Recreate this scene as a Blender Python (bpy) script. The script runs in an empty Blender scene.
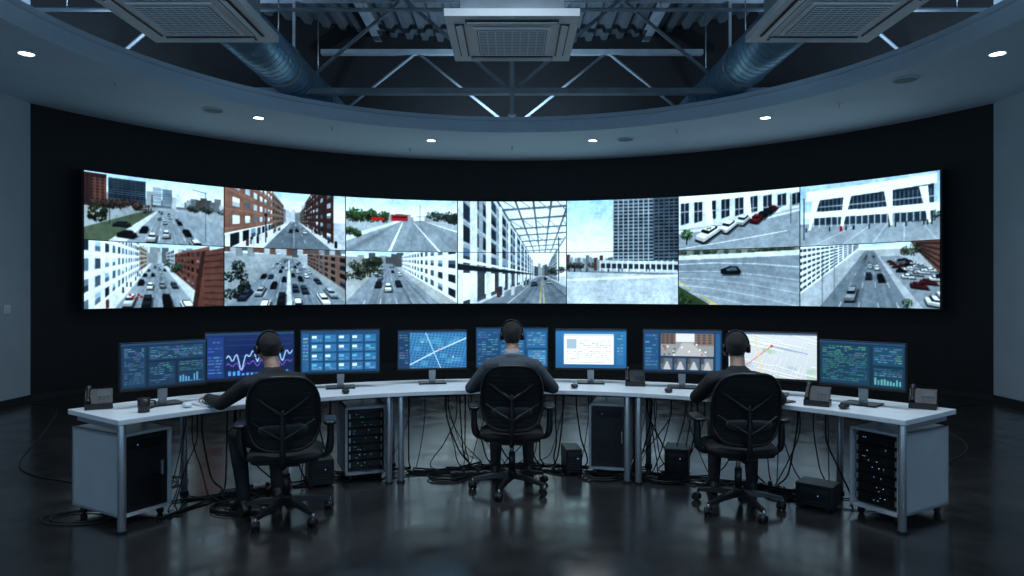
import bpy, bmesh, math, random
import numpy as np
from mathutils import Vector, Matrix
sin,cos,pi,rad=math.sin,math.cos,math.pi,math.radians
scene=bpy.context.scene
try:
    scene.view_settings.view_transform='Standard'
except Exception: pass
rng=random.Random(7)

# ------------------------------------------------------------ materials
MATS={}
def mat(name,col,rough=.5,metal=0.,var=.15,scale=20.,bump=0.,bscale=None,spec=.5,coat=0.,emit=None,estr=0.):
    if name in MATS: return MATS[name]
    m=bpy.data.materials.new(name); m.use_nodes=True
    nt=m.node_tree; b=nt.nodes['Principled BSDF']
    tc=nt.nodes.new('ShaderNodeTexCoord'); n=nt.nodes.new('ShaderNodeTexNoise')
    n.inputs['Scale'].default_value=scale; n.inputs['Detail'].default_value=4
    nt.links.new(tc.outputs['Object'],n.inputs['Vector'])
    r=nt.nodes.new('ShaderNodeValToRGB')
    r.color_ramp.elements[0].position=.3; r.color_ramp.elements[1].position=.7
    r.color_ramp.elements[0].color=tuple(c*(1-var) for c in col)+(1,)
    r.color_ramp.elements[1].color=tuple(min(1,c*(1+var)) for c in col)+(1,)
    nt.links.new(n.outputs['Fac'],r.inputs['Fac']); nt.links.new(r.outputs['Color'],b.inputs['Base Color'])
    b.inputs['Roughness'].default_value=rough; b.inputs['Metallic'].default_value=metal
    b.inputs['Specular IOR Level'].default_value=spec; b.inputs['Coat Weight'].default_value=coat
    if emit:
        b.inputs['Emission Color'].default_value=tuple(emit)+(1,); b.inputs['Emission Strength'].default_value=estr
        m.cycles.emission_sampling='NONE'
    if bump>0:
        n2=nt.nodes.new('ShaderNodeTexNoise'); n2.inputs['Scale'].default_value=bscale or scale*4
        nt.links.new(tc.outputs['Object'],n2.inputs['Vector'])
        bp=nt.nodes.new('ShaderNodeBump'); bp.inputs['Strength'].default_value=bump; bp.inputs['Distance'].default_value=.02
        nt.links.new(n2.outputs['Fac'],bp.inputs['Height']); nt.links.new(bp.outputs['Normal'],b.inputs['Normal'])
    MATS[name]=m; return m
BLACKPL=mat('black_plastic',(.010,.010,.012),.42)
DARKMETAL=mat('dark_metal',(.02,.021,.024),.35,.6)
SILVER=mat('silver_metal',(.5,.52,.55),.35,.8,.05)
WHITEDESK=mat('white_laminate',(.74,.78,.82),.38,0,.04,6)
CABGREY=mat('cabinet_grey',(.46,.49,.52),.45,0,.05,5)
CHAIRFAB=mat('chair_fabric',(.005,.005,.007),.8,0,.3,60,.3,300)
CHAIRPL=mat('chair_frame',(.009,.009,.011),.4)
RUBBER=mat('cable_rubber',(.006,.006,.007),.55)
LEDB=mat('led_blue',(.1,.3,.8),.4,emit=(.15,.45,1),estr=1.2)
LEDG=mat('led_green',(.1,.6,.4),.4,emit=(.2,.9,.7),estr=.8)
LEDO=mat('led_white',(.7,.7,.7),.4,emit=(.8,.9,1),estr=.9)
WHITEPL=mat('white_plastic',(.72,.75,.78),.45,0,.03)
STEELP=mat('painted_steel',(.36,.41,.46),.45,.1,.15,4)

# ------------------------------------------------------------ mesh builder
class MB:
    def __init__(s): s.v=[];s.f=[];s.m=[];s.sm=[];s.mats=[]
    def add(s,vs,fs,m,smooth=False,M=None):
        o=len(s.v)
        if M is not None: vs=[M@Vector(p) for p in vs]
        s.v+= [tuple(p) for p in vs]
        if m not in s.mats: s.mats.append(m)
        k=s.mats.index(m)
        for i,f in enumerate(fs):
            s.f.append([o+j for j in f]); s.m.append(k)
            s.sm.append(smooth[i] if isinstance(smooth,list) else smooth)
    def box(s,c,d,m,rz=0,rx=0,ry=0,M=None):
        x,y,z=d[0]/2,d[1]/2,d[2]/2
        vs=[(-x,-y,-z),(x,-y,-z),(x,y,-z),(-x,y,-z),(-x,-y,z),(x,-y,z),(x,y,z),(-x,y,z)]
        T=Matrix.Translation(c)@Matrix.Rotation(rz,4,'Z')@Matrix.Rotation(ry,4,'Y')@Matrix.Rotation(rx,4,'X')
        if M is not None: T=M@T
        s.add(vs,[(0,3,2,1),(4,5,6,7),(0,1,5,4),(1,2,6,5),(2,3,7,6),(3,0,4,7)],m,False,T)
    def cyl(s,p0,p1,r0,m,r1=None,n=16,M=None,cap=True):
        r1=r0 if r1 is None else r1
        p0=Vector(p0);p1=Vector(p1);a=(p1-p0).normalized()
        u=a.orthogonal().normalized();w=a.cross(u)
        vs=[];fs=[];sm=[]
        for i in range(n):
            t=2*pi*i/n; d=u*cos(t)+w*sin(t)
            vs+= [p0+d*r0,p1+d*r1]
        for i in range(n):
            j=(i+1)%n; fs.append((2*i,2*j,2*j+1,2*i+1)); sm.append(True)
        if cap:
            fs.append(tuple(2*i for i in range(n))[::-1]); fs.append(tuple(2*i+1 for i in range(n))); sm+=[False,False]
        s.add(vs,fs,m,sm,M)
    def tube(s,pts,r,m,n=8,sub=6,closed=False,M=None,flat=1.):
        P=[Vector(p) for p in pts]
        if sub>1 and len(P)>2:
            Q=[];N=len(P);rg=range(N if closed else N-1)
            for i in rg:
                a=P[(i-1)%N] if closed or i>0 else P[i];b=P[i];c=P[(i+1)%N];d=P[(i+2)%N] if closed or i+2<N else c
                for k in range(sub):
                    t=k/sub
                    Q.append(.5*((2*b)+(-a+c)*t+(2*a-5*b+4*c-d)*t*t+(-a+3*b-3*c+d)*t**3))
            if not closed: Q.append(P[-1])
            P=Q
        N=len(P);vs=[];prev=None
        for i in range(N):
            a=(P[(i+1)%N]-P[i-1]) if closed else (P[min(i+1,N-1)]-P[max(i-1,0)])
            if a.length<1e-9:a=Vector((0,0,1))
            a.normalize()
            if prev is None: u=a.orthogonal().normalized()
            else:
                u=prev-a*prev.dot(a)
                u=u.normalized() if u.length>1e-6 else a.orthogonal().normalized()
            prev=u;w=a.cross(u)
            rr=r[min(len(r)-1,int(i*len(r)/N))] if isinstance(r,(list,tuple)) else r
            for k in range(n):
                t=2*pi*k/n; vs.append(P[i]+u*cos(t)*rr+w*sin(t)*rr*flat)
        fs=[]
        for i in range(N if closed else N-1):
            j=(i+1)%N
            for k in range(n):
                l=(k+1)%n; fs.append((i*n+k,i*n+l,j*n+l,j*n+k))
        sm=[True]*len(fs)
        if not closed:
            fs.append(tuple(range(n))[::-1]);fs.append(tuple((N-1)*n+k for k in range(n)));sm+=[True,True]
        s.add(vs,fs,m,sm,M)
    def sup(s,c,r,m,e1=.5,e2=.5,nu=32,nv=14,M=None,R=None):
        def sg(x,e): return math.copysign(abs(x)**e,x)
        vs=[];fs=[]
        for j in range(nv+1):
            ph=-pi/2+pi*j/nv
            for i in range(nu):
                th=2*pi*i/nu
                vs.append(Vector((r[0]*sg(cos(ph),e1)*sg(cos(th),e2),r[1]*sg(cos(ph),e1)*sg(sin(th),e2),r[2]*sg(sin(ph),e1))))
        if R is not None: vs=[R@p for p in vs]
        vs=[p+Vector(c) for p in vs]
        for j in range(nv):
            for i in range(nu):
                k=(i+1)%nu; fs.append((j*nu+i,j*nu+k,(j+1)*nu+k,(j+1)*nu+i))
        s.add(vs,fs,m,True,M)
    def build(s,name,loc=(0,0,0),rz=0,bevel=0,parent=None,rx=0):
        me=bpy.data.meshes.new(name); me.from_pydata(s.v,[],s.f)
        for m in s.mats: me.materials.append(m)
        me.polygons.foreach_set('material_index',s.m); me.polygons.foreach_set('use_smooth',s.sm)
        me.update()
        o=bpy.data.objects.new(name,me); scene.collection.objects.link(o)
        o.location=loc; o.rotation_euler=(rx,0,rz)
        if bevel:
            b=o.modifiers.new('bevel','BEVEL'); b.width=bevel; b.segments=2; b.limit_method='ANGLE'; b.angle_limit=rad(50)
        if parent: o.parent=parent
        return o
def empty(name,loc=(0,0,0),rz=0):
    e=bpy.data.objects.new(name,None); scene.collection.objects.link(e); e.location=loc; e.rotation_euler=(0,0,rz); e.empty_display_size=.2
    return e

# ------------------------------------------------------------ 2D painter for screens
class Img:
    def __init__(s,w,h):
        s.w,s.h=w*2,h*2; s.a=np.zeros((s.h,s.w,3),np.float32)
        s.asp=w/h
    def poly(s,pts,col,al=1.):
        P=np.array(pts,dtype=np.float64)*[s.w,s.h]
        x0=max(0,int(P[:,0].min()));x1=min(s.w,int(P[:,0].max())+2);y0=max(0,int(P[:,1].min()));y1=min(s.h,int(P[:,1].max())+2)
        if x1<=x0 or y1<=y0: return
        X,Y=np.meshgrid(np.arange(x0,x1)+.5,np.arange(y0,y1)+.5)
        ins=np.zeros(X.shape,bool);n=len(P)
        for i in range(n):
            ax,ay=P[i];bx,by=P[(i+1)%n]
            if ay==by: continue
            c=((ay>Y)!=(by>Y))&(X<(bx-ax)*(Y-ay)/(by-ay)+ax)
            ins^=c
        sub=s.a[y0:y1,x0:x1]; sub[ins]=sub[ins]*(1-al)+np.array(col,np.float32)/255*al
    def rect(s,x0,y0,x1,y1,col,al=1.): s.poly([(x0,y0),(x1,y0),(x1,y1),(x0,y1)],col,al)
    def line(s,p,q,w,col,al=1.):
        dx,dy=(q[0]-p[0])*s.asp,q[1]-p[1];L=math.hypot(dx,dy)+1e-9;nx,ny=-dy/L*w/s.asp,dx/L*w
        s.poly([(p[0]+nx,p[1]+ny),(q[0]+nx,q[1]+ny),(q[0]-nx,q[1]-ny),(p[0]-nx,p[1]-ny)],col,al)
    def disc(s,u,v,r,col,al=1.,n=9,ry=None):
        ry=ry or r
        s.poly([(u+r/s.asp*cos(2*pi*i/n),v+ry*sin(2*pi*i/n)) for i in range(n)],col,al)
    def grad(s,y0,y1,c0,c1):
        a=int(y0*s.h);b=int(y1*s.h)
        for y in range(max(0,a),min(s.h,b)):
            t=(y-a)/max(1,b-a); s.a[y,:]=(np.array(c0)*(1-t)+np.array(c1)*t)/255
    def tree(s,u,v,r,col=(52,66,60),rg=rng,n=60):
        for k in range(n):
            a=rg.random()*2*pi;d=r*rg.random()**.5
            q=.45+.9*rg.random()-.25*sin(a)
            s.disc(u+d*cos(a)/s.asp,v+d*sin(a)*.85,r*(.07+.12*rg.random()),[min(255,c*q) for c in col],.85,6)
    def out(s):
        a=s.a.reshape(s.h//2,2,s.w//2,2,3).mean((1,3))
        return a
def vnoise(h,w,cell,r):
    gh,gw=h//cell+3,w//cell+3; g=r.random((gh,gw)); y=np.linspace(0,gh-2.01,h);x=np.linspace(0,gw-2.01,w)
    yi=y.astype(int);xi=x.astype(int);fy=(y-yi)[:,None];fx=(x-xi)[None,:]
    fy=fy*fy*(3-2*fy);fx=fx*fx*(3-2*fx)
    return (g[yi][:,xi]*(1-fy)*(1-fx)+g[yi+1][:,xi]*fy*(1-fx)+g[yi][:,xi+1]*(1-fy)*fx+g[yi+1][:,xi+1]*fy*fx)-.5
def finish(A,seed):
    r=np.random.default_rng(seed); h,w=A.shape[:2]
    L=A.mean(2,keepdims=True)
    A=L*.30+A*.70
    n=vnoise(h,w,30,r)*.10+vnoise(h,w,9,r)*.09+vnoise(h,w,4,r)*.10+(r.random((h,w))-.5)*.09
    sky=np.clip((L[...,0]-.84)*8,0,1)
    A=A*(1+(n*(1-sky*.9))[...,None])
    # slight lens softness
    P=np.pad(A,((1,1),(1,1),(0,0)),'edge'); B=(P[:-2,1:-1]+P[2:,1:-1]+P[1:-1,:-2]+P[1:-1,2:]+P[1:-1,1:-1]*4)/8
    return np.clip((B-.5)*1.38+.49,0,1)
def lin(a):
    a=np.clip(a,0,1); return np.where(a<=.04045,a/12.92,((a+.055)/1.055)**2.4)
def hull2(pts):
    P=sorted(set(map(tuple,pts)))
    if len(P)<3: return P
    def half(P):
        h=[]
        for p in P:
            while len(h)>1 and (h[-1][0]-h[-2][0])*(p[1]-h[-2][1])-(h[-1][1]-h[-2][1])*(p[0]-h[-2][0])<=0: h.pop()
            h.append(p)
        return h
    a=half(P);b=half(P[::-1]); return a[:-1]+b[:-1]
class Cam2:
    def __init__(s,im,vx,vy,f,H,yaw=0):
        s.im=im;s.vx=vx;s.vy=vy;s.f=f;s.H=H;s.c=cos(rad(yaw));s.s=sin(rad(yaw))
    def p(s,X,Y,Z):
        x=X*s.c-Z*s.s; z=X*s.s+Z*s.c; z=max(z,1.2)
        return (s.vx+s.f*x/z, s.vy+s.f*s.im.asp*(s.H-Y)/z)
    def quad(s,pts,col,al=1.): s.im.poly([s.p(*q) for q in pts],col,al)
    def bar(s,a,b,w,col,al=1.):
        p=s.p(*a);q=s.p(*b); wa=s.f*s.im.asp*w/max(1.5,a[2]);wb=s.f*s.im.asp*w/max(1.5,b[2])
        dx,dy=(q[0]-p[0])*s.im.asp,q[1]-p[1];L=math.hypot(dx,dy)+1e-9;nx,ny=-dy/L/s.im.asp,dx/L
        s.im.poly([(p[0]+nx*wa,p[1]+ny*wa),(q[0]+nx*wb,q[1]+ny*wb),(q[0]-nx*wb,q[1]-ny*wb),(p[0]-nx*wa,p[1]-ny*wa)],col,al)
    def ground(s,x0,x1,z0,z1,col,al=1.): s.quad([(x0,0,z0),(x0,0,z1),(x1,0,z1),(x1,0,z0)],col,al)
    def facade(s,A,B,h0,h1,nc,nr,wall,win,fw=.5,fh=.55,jit=.22,r=rng):
        L=lambda t:(A[0]+(B[0]-A[0])*t,A[1]+(B[1]-A[1])*t)
        def P(t,y): x,z=L(t); return (x,h0+(h1-h0)*y,z)
        s.quad([P(0,0),P(1,0),P(1,1),P(0,1)],wall)
        for j in range(nr): s.quad([P(0,(j+.02)/nr),P(1,(j+.02)/nr),P(1,(j+.09)/nr),P(0,(j+.09)/nr)],[min(255,w*1.12) for w in wall])
        for i in range(nc):
            for j in range(nr):
                a=(i+.5-fw/2)/nc;b=(i+.5+fw/2)/nc;c=(j+.5-fh/2)/nr;d=(j+.5+fh/2)/nr
                q=1+jit*(r.random()*2-1)*2
                s.quad([P(a,c),P(b,c),P(b,d),P(a,d)],[max(0,min(255,w*q)) for w in win])
                if r.random()<.4: s.quad([P(a,(c+d)/2),P(b,(c+d)/2),P(b,d),P(a,d)],[min(255,w*q*1.5+10) for w in win])
        s.quad([P(0,.965),P(1,.965),P(1,1.02),P(0,1.02)],[min(255,w*1.2) for w in wall])
    def cbox(s,X,Z,w,l,y0,y1,col,ang=0):
        ca,sa=cos(ang),sin(ang);pts=[]
        for dx in(-w/2,w/2):
            for dz in(-l/2,l/2):
                for y in(y0,y1): pts.append(s.p(X+dx*ca-dz*sa,y,Z+dx*sa+dz*ca))
        s.im.poly(hull2(pts),col)
    def car(s,X,Z,col,ang=0,k=1.):
        s.cbox(X+.3,Z,2.3*k,4.9*k,0,.1,(84,94,104),ang)
        s.cbox(X,Z,2.0*k,4.7*k,0,.3,(36,40,46),ang)
        s.cbox(X,Z,1.85*k,4.4*k,.3*k,.85*k,[c*.72 for c in col],ang)
        s.cbox(X,Z,1.75*k,4.2*k,.85*k,.98*k,col,ang)
        s.cbox(X,Z+.2,1.6*k,2.5*k,.98*k,1.35*k,(34,42,52),ang)
        s.cbox(X,Z+.2,1.4*k,1.6*k,1.35*k,1.48*k,[min(255,c*1.05) for c in col],ang)
    def cars(s,lanes,z0,z1,n,seed,k=1.,cols=None):
        r=random.Random(seed)
        cols=cols or [(235,240,245),(225,232,238),(40,46,54),(60,68,78),(150,160,170),(28,32,38),(44,48,56),(200,206,212),(96,104,114)]
        L=[]
        for _ in range(n):
            for t in range(20):
                X=r.choice(lanes)+r.uniform(-.3,.3);Z=z0*(z1/z0)**r.random()
                if all(abs(X-a)>1.2 or abs(Z-b)>7.5*k for a,b,c in L): break
            else: continue
            L.append((X,Z,r.choice(cols)))
        for X,Z,c in sorted(L,key=lambda q:-q[1]): s.car(X,Z,c,0,k)
    def people(s,x0,x1,z0,z1,n,seed):
        r=random.Random(seed)
        for _ in range(n): s.cbox(r.uniform(x0,x1),z0+(z1-z0)*r.random(),.5,.4,0,1.7,r.choice([(40,44,52),(70,76,88),(110,60,60),(190,196,200)]))
    def lanes(s,xs,z0=3,z1=150,col=(232,237,240),solid=(),w=.09):
        for x in xs:
            if x in solid: s.ground(x-w,x+w,z0,z1,col,.8); continue
            z=z0
            while z<z1: s.ground(x-w,x+w,z,z+3.5,col,.7); z+=9
        for k in range(10):
            x=min(xs)+(max(xs)-min(xs))*rng.random(); s.ground(x-.4,x+.4,z0,z1,(80,92,104),.18)
        for k in range(6):
            z=z0+40*rng.random(); x=min(xs)+(max(xs)-min(xs))*rng.random(); s.ground(x-1.5,x+1.5,z+4,z+6+5*rng.random(),(80,92,104),.14)
SKY0=(176,210,236);SKY1=(238,246,252)
def base(im,vy,ground=(158,168,176)):
    v=max(.15,vy); im.grad(0,1,SKY1,SKY1); im.grad(0,v,SKY0,SKY1); im.grad(max(0,vy),1,ground,[c*.98 for c in ground])
BRICK=(122,82,72);BRICKD=(84,58,54);WIN=(40,56,72);CONC=(188,196,202);WHITEB=(212,220,227)
ROAD=(146,159,170);ROADD=(114,127,139)

def sc_c1t(im):
    base(im,.40); c=Cam2(im,.60,.40,.62,9,4)
    for i in range(26):
        u=.1+.9*i/25; im.rect(u,.33-.14*rng.random(),u+.05,.44,rng.choice([(150,160,168),(112,120,126),(176,182,188),(96,92,92)]))
    im.rect(.0,.02,.15,.5,BRICKD); im.rect(.05,.08,.15,.5,BRICK)
    for j in range(9):
        for i in range(4): im.rect(.012+.034*i,.06+.045*j,.03+.034*i,.085+.045*j,(50,50,58))
    im.rect(.16,.06,.42,.42,(40,56,70))
    for j in range(10): im.rect(.16,.08+.034*j,.42,.09+.034*j,(96,118,134))
    for i in range(9): im.rect(.165+.03*i,.06,.17+.03*i,.42,(70,90,106))
    im.rect(.47,.12,.53,.4,(168,184,196)); im.rect(.54,.14,.61,.4,(128,148,164)); im.rect(.64,.2,.70,.4,(196,206,214))
    for j in range(9): im.rect(.47,.14+.028*j,.61,.147+.028*j,(96,112,126))
    c.ground(-9,30,3,160,ROAD); c.lanes([-5,-1.5,2,5.5,9,12.5],4)
    c.ground(-26,-9,8,120,(96,110,90)); c.ground(-13,-9,3,120,(196,202,206))
    for k in range(16): im.tree(.02+.42*rng.random(),.40+.08*rng.random(),.08,(84,70,66))
    for k in range(9): im.tree(.62+.38*rng.random(),.38+.05*rng.random(),.06,(70,78,76))
    c.cars([-7,-3.3,.3,3.8,7.3],18,110,16,3,1.0)
    c.car(-16,34,(60,70,84),1.4,1.2);c.car(-10,24,(50,44,50),1.3,1.0)
    im.tree(.09,.60,.15,(58,66,46),n=110); im.line((.17,.3),(.17,.75),.006,(60,62,66))
    im.line((.86,.12),(.86,.95),.008,(90,100,108)); im.line((.86,.14),(.76,.10),.006,(90,100,108))
def sc_c1b(im):
    base(im,.22); c=Cam2(im,.50,.22,.6,11,0)
    for i in range(18): 
        u=.3+.5*i/17; im.rect(u,.2-.16*rng.random(),u+.05,.3,rng.choice([(140,148,156),(106,112,120),(170,178,184)]))
    c.ground(-9,9,3,160,ROAD); c.ground(-13,-9,3,160,(204,210,214)); c.ground(9,13,3,160,(190,198,202))
    c.lanes([-4.5,0,4.5],4)
    c.facade((-13,14),(-13,62),0,26,14,7,WHITEB,(82,100,116),.5,.6)
    c.facade((-13,62),(-13,110),0,20,10,5,(176,156,140),WIN)
    c.facade((13,20),(13,60),0,14,10,5,BRICK,(70,56,60)); c.facade((13,62),(13,110),0,18,8,5,(160,166,170),WIN)
    for k in range(8): im.tree(.57+.12*rng.random(),.3+.12*rng.random(),.06,(70,84,70))
    c.people(-12.5,-9.5,14,60,14,1)
    c.cars([-6.7,-2.3,2.3,6.7],17,100,17,5,1.05)
    im.poly([(.83,.1),(1,.02),(1,1),(.76,1)],BRICK); im.poly([(.83,.1),(.86,.08),(.80,1),(.76,1)],BRICKD)
    for j in range(9): im.line((.85,.17+.1*j),(1,.12+.11*j),.012,(76,54,50),.6)
    for k in range(5): im.disc(.31+.02*k,.8+.03*(k%3),.022,(170,50,54))
def sc_c2t(im):
    base(im,.50,(176,186,194)); c=Cam2(im,.56,.46,.62,7,0)
    im.rect(.45,.34,.75,.52,(150,160,168))
    for i in range(12): im.rect(.44+.026*i,.2+.2*rng.random(),.47+.026*i,.52,rng.choice([(150,150,150),(120,128,134),(176,182,188)]))
    c.ground(-7,9,3,160,ROADD); c.ground(-20,-7,3,100,(206,212,216)); c.ground(9,14,3,100,(190,196,200))
    c.lanes([-3.5,0,3.5],4,solid=(0,))
    c.facade((-14,12),(-13,46),0,24,8,6,(146,108,94),(168,186,198),.5,.5); c.facade((-13,46),(-12,90),0,22,8,5,(140,112,98),WIN)
    c.facade((-13.7,12),(-12.9,46),0,3.4,9,1,(208,214,218),(60,74,86),.7,.8)
    c.facade((12,22),(12,80),0,24,9,7,BRICKD,(110,124,136),.45,.5); c.facade((12,80),(12,140),0,20,6,5,(112,100,96),WIN)
    im.line((.33,.42),(.33,.9),.012,(40,44,52)); im.disc(.33,.42,.03,(50,54,60))
    c.people(-12,-8,13,45,12,2); c.people(9.5,11.5,16,60,8,3)
    c.cars([-1.8,1.8,5.4],30,110,7,9,.95)
    im.tree(.8,.62,.06,(60,76,60))
def sc_c2b(im):
    base(im,.1); c=Cam2(im,.52,.06,.62,13,0)
    for i in range(22): im.rect(i/22,0,(i+1.2)/22,.05+.14*rng.random(),rng.choice([(140,148,156),(100,104,110),(122,94,84),(176,182,188)]))
    c.ground(-60,60,3,60,(150,160,166)); c.ground(-15,15,3,160,(130,144,156))
    c.lanes([-11,-7.4,-3.7,3.7,7.4,11],4)
    c.ground(-.8,.8,3,120,(200,206,210))
    c.facade((20,24),(20,80),0,12,9,4,(128,104,94),WIN)
    for k in range(10): im.tree(.02+.16*rng.random(),.25+.6*rng.random(),.11,(48,62,58))
    c.cars([-12.8,-9.2,-5.5,-2.2,2.2,5.5,9.2,12.8],17,120,46,12,1.0,[(240,244,248),(228,234,240),(30,34,42),(50,58,68),(160,170,180),(230,236,240),(40,44,52),(70,86,108)])
def sc_c3t(im):
    base(im,.42,(168,178,186)); c=Cam2(im,.62,.36,.7,6,-6)
    for i in range(16): im.rect(i/16,.22+.12*rng.random(),(i+1.2)/16,.42,rng.choice([(120,128,130),(150,156,160),(96,104,100)]))
    for k in range(20): im.tree(.02+.32*rng.random(),.28+.11*rng.random(),.10,(70,94,58))
    im.rect(.22,.36,.34,.42,(206,40,44)); im.rect(.40,.30,.55,.42,(198,42,48)); im.rect(.41,.33,.54,.36,(50,50,60)); im.rect(.6,.33,.7,.41,(214,220,224))
    im.poly([(0,1),(1,1),(1,.62),(.72,.42),(.45,.42),(0,.72)],ROAD)
    for k in range(8):
        t=rng.random(); im.poly([(.46+.26*t,.42),(.47+.26*t,.42),(t*1.2-.05,1),(t*1.2-.15,1)],(90,104,116),.18)
    im.poly([(0,.72),(.45,.42),(.5,.42),(0,.82)],(206,212,216))
    for k in range(6): im.tree(.02+.1*rng.random(),.6+.08*rng.random(),.08,(62,88,54))
    im.poly([(.5,.44),(.508,.44),(.40,1),(.37,1)],(224,230,234)); im.poly([(.60,.44),(.606,.44),(.85,1),(.83,1)],(232,238,240))
    im.poly([(.70,.42),(.71,.42),(1,.6),(1,.62)],(236,240,242))
    for k in range(14): im.tree(.74+.26*rng.random(),.26+.14*rng.random(),.08,(56,66,60))
    im.line((.66,.1),(.66,.44),.006,(90,96,100))
def sc_c3b(im):
    base(im,.25); c=Cam2(im,.42,.16,.62,9,5)
    for i in range(16): im.rect(i/20,.02+.14*rng.random(),(i+1.2)/20,.3,rng.choice([(124,108,98),(150,156,160),(96,100,104)]))
    c.ground(-60,60,3,90,(170,176,178)); c.ground(-9,11,3,160,(138,151,163)); c.lanes([-5,-1.5,2,5.5,9],4)
    c.facade((15,13),(15,70),0,13,16,4,WHITEB,(70,84,96),.5,.55)
    for k in range(20): im.tree(.02+.3*rng.random(),.18+.3*rng.random(),.10,(70,80,60))
    c.cars([-7,-3.3,.3,3.8,7.3],17,90,13,21,1.0)
def sc_c4(im):
    im.grad(0,1,(206,226,240),SKY1)
    c=Cam2(im,.78,.72,.62,4,0)
    c.ground(-60,60,2,200,(180,190,198)); c.ground(-9,8,2,200,(124,138,150))
    c.facade((10,46),(10,110),0,22,10,8,(160,170,178),WIN,.6,.6)
    for k in range(12): im.rect(.62+.02*k,.60+.05*rng.random(),.645+.02*k,.73,rng.choice([(120,130,138),(90,98,106),(150,158,164)]))
    for z in (9,11.5,14,17,20,24,28,33,39,46): c.bar((-10,20,z),(10,20+1.2,z),.28,(104,118,130))
    for x in (-10,-6,-2,2,6,10): c.bar((x,20,8),(x,20,50),.25,(92,106,118))
    for z in (9,14,20,28,39): 
        for x in(-10,-6,-2,2,6): c.bar((x,20,z),(x+4,20,z*1.22),.12,(120,134,146))
    for z in (20,28,39): c.bar((10,0,z),(10,20,z),.35,(214,222,228)); 
    c.facade((-10,7),(-10,70),5,19,16,5,(150,162,172),(50,68,84),.80,.72)
    c.facade((-10,7),(-10,70),0,5,16,1,(76,88,98),(206,218,226),.6,.7)
    for k in range(14):
        z=7+70*(k/13)**1.8; c.cbox(-9.6,z,.5,.5,0,19,(206,214,220))
    c.bar((-9.5,4.9,7),(-9.5,4.9,70),.35,(44,54,64)); c.bar((-9,5.6,7),(-9,5.6,70),.2,(220,226,230))
    for k in range(7): im.tree(.86+.12*rng.random(),.66+.03*rng.random(),.03,(58,70,62))
    im.line((.93,.35),(.93,.78),.006,(50,56,64))
    for x in(-.35,.25): c.ground(x-.07,x+.07,2,120,(224,196,90))
    c.lanes([-5,5],3,solid=(-5,5)); 
    c.cars([-3,3],26,100,6,4,1.0); c.people(-8.8,-6,12,40,12,8)
def sc_c5(im):
    im.grad(0,1,(160,202,234),(232,243,250)); im.grad(0,.55,(160,202,234),(232,243,250))
    im.grad(.66,1,(172,183,192),(190,199,206))
    for k in range(22):
        im.rect(k/40,.52+.07*rng.random(),(k+1.3)/40,.68,rng.choice([(140,150,158),(112,122,130),(170,178,186),(104,76,70)]))
    for k in range(10): im.tree(.0+.4*rng.random(),.63,.035,(70,80,76))
    im.poly([(.42,.0),(.78,.0),(.78,.66),(.42,.62)],(132,148,160))
    for j in range(19):
        y=.02+.033*j
        for i in range(8):
            q=.8+.5*rng.random(); im.poly([(.43+.045*i,y),(.468+.045*i,y),(.468+.045*i,y+.018),(.43+.045*i,y+.018)],(46*q,60*q,74*q))
    for i in range(9): im.rect(.42+.045*i,0,.428+.045*i,.64,(168,182,192))
    im.poly([(.78,0),(1,0),(1,.68),(.78,.66)],(92,108,122))
    for j in range(20):
        for i in range(5): q=.7+.7*rng.random(); im.rect(.792+.044*i,.02+.032*j,.826+.044*i,.037+.032*j,(40*q,50*q,62*q))
    im.poly([(.3,.58),(1,.60),(1,.70),(.3,.67)],(188,198,204)); im.poly([(.3,.61),(1,.63),(1,.68),(.3,.655)],(56,70,84))
    for i in range(14): im.rect(.3+.05*i,.59,.312+.05*i,.69,(206,214,220))
    im.line((0,.68),(1,.72),.008,(120,130,138)); im.poly([(0,.76),(1,.72),(1,.74),(0,.78)],(214,220,226))
    for k in range(7): im.line((k*.2-.3,1),(k*.12+.1,.72),.002,(150,160,168),.5)
    for k in range(30): im.disc(rng.random(),.76+.22*rng.random(),.02+.03*rng.random(),(140,152,160),.18,8,.006)
    for k in range(14): u=rng.random(); im.rect(u,.66,u+.008,.69,(50,56,64))
def sc_c6t(im):
    im.grad(0,1,(190,202,210),(200,210,216))
    im.poly([(0,.0),(1,0),(1,.34),(.45,.55),(0,.62)],(198,207,215))
    for k in range(9):
        u=.02+.115*k; im.poly([(u,.1+.0*k),(u+.07,.08),(u+.07,.50-.03*k),(u,.54-.03*k)],(48,64,80)); im.rect(u+.03,.08,u+.038,.52-.03*k,(150,164,174)); im.line((u,.3),(u+.07,.29),.01,(150,164,174))
    im.poly([(0,0),(1,0),(1,.05),(0,.14)],(236,240,244))
    im.poly([(.22,0),(.28,0),(.30,.62),(.24,.62)],(232,238,242)); im.poly([(.55,0),(.60,0),(.62,.5),(.57,.5)],(232,238,242))
    im.poly([(0,.62),(.45,.55),(1,.34),(1,1),(0,1)],(146,159,170))
    im.poly([(0,.64),(.45,.56),(1,.36),(1,.40),(.45,.61),(0,.70)],(206,212,216))
    c=Cam2(im,.5,-.25,.9,9,0)
    for x,z,col,k in [(1.2,22.4,(206,212,218),.85),(-1.6,19.8,(236,240,244),.85),(-4.6,17.5,(240,244,248),.9)]: c.car(x,z,col,-.5,k)
    for i,(x,z) in enumerate([(9.2,29),(7.4,26.6),(5.6,24.6),(4.0,22.8)]): c.car(x,z,[(130,40,44),(50,54,62),(40,46,54),(140,44,48)][i],-.6,.75)
    im.tree(.07,.72,.11,(62,94,54),n=110); im.line((.07,.78),(.07,.9),.01,(60,50,44)); im.tree(.26,.6,.05,(70,94,62))
    im.line((.0,.98),(.9,.72),.006,(228,232,234)); im.line((.93,.1),(.93,.6),.008,(70,78,86))
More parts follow.
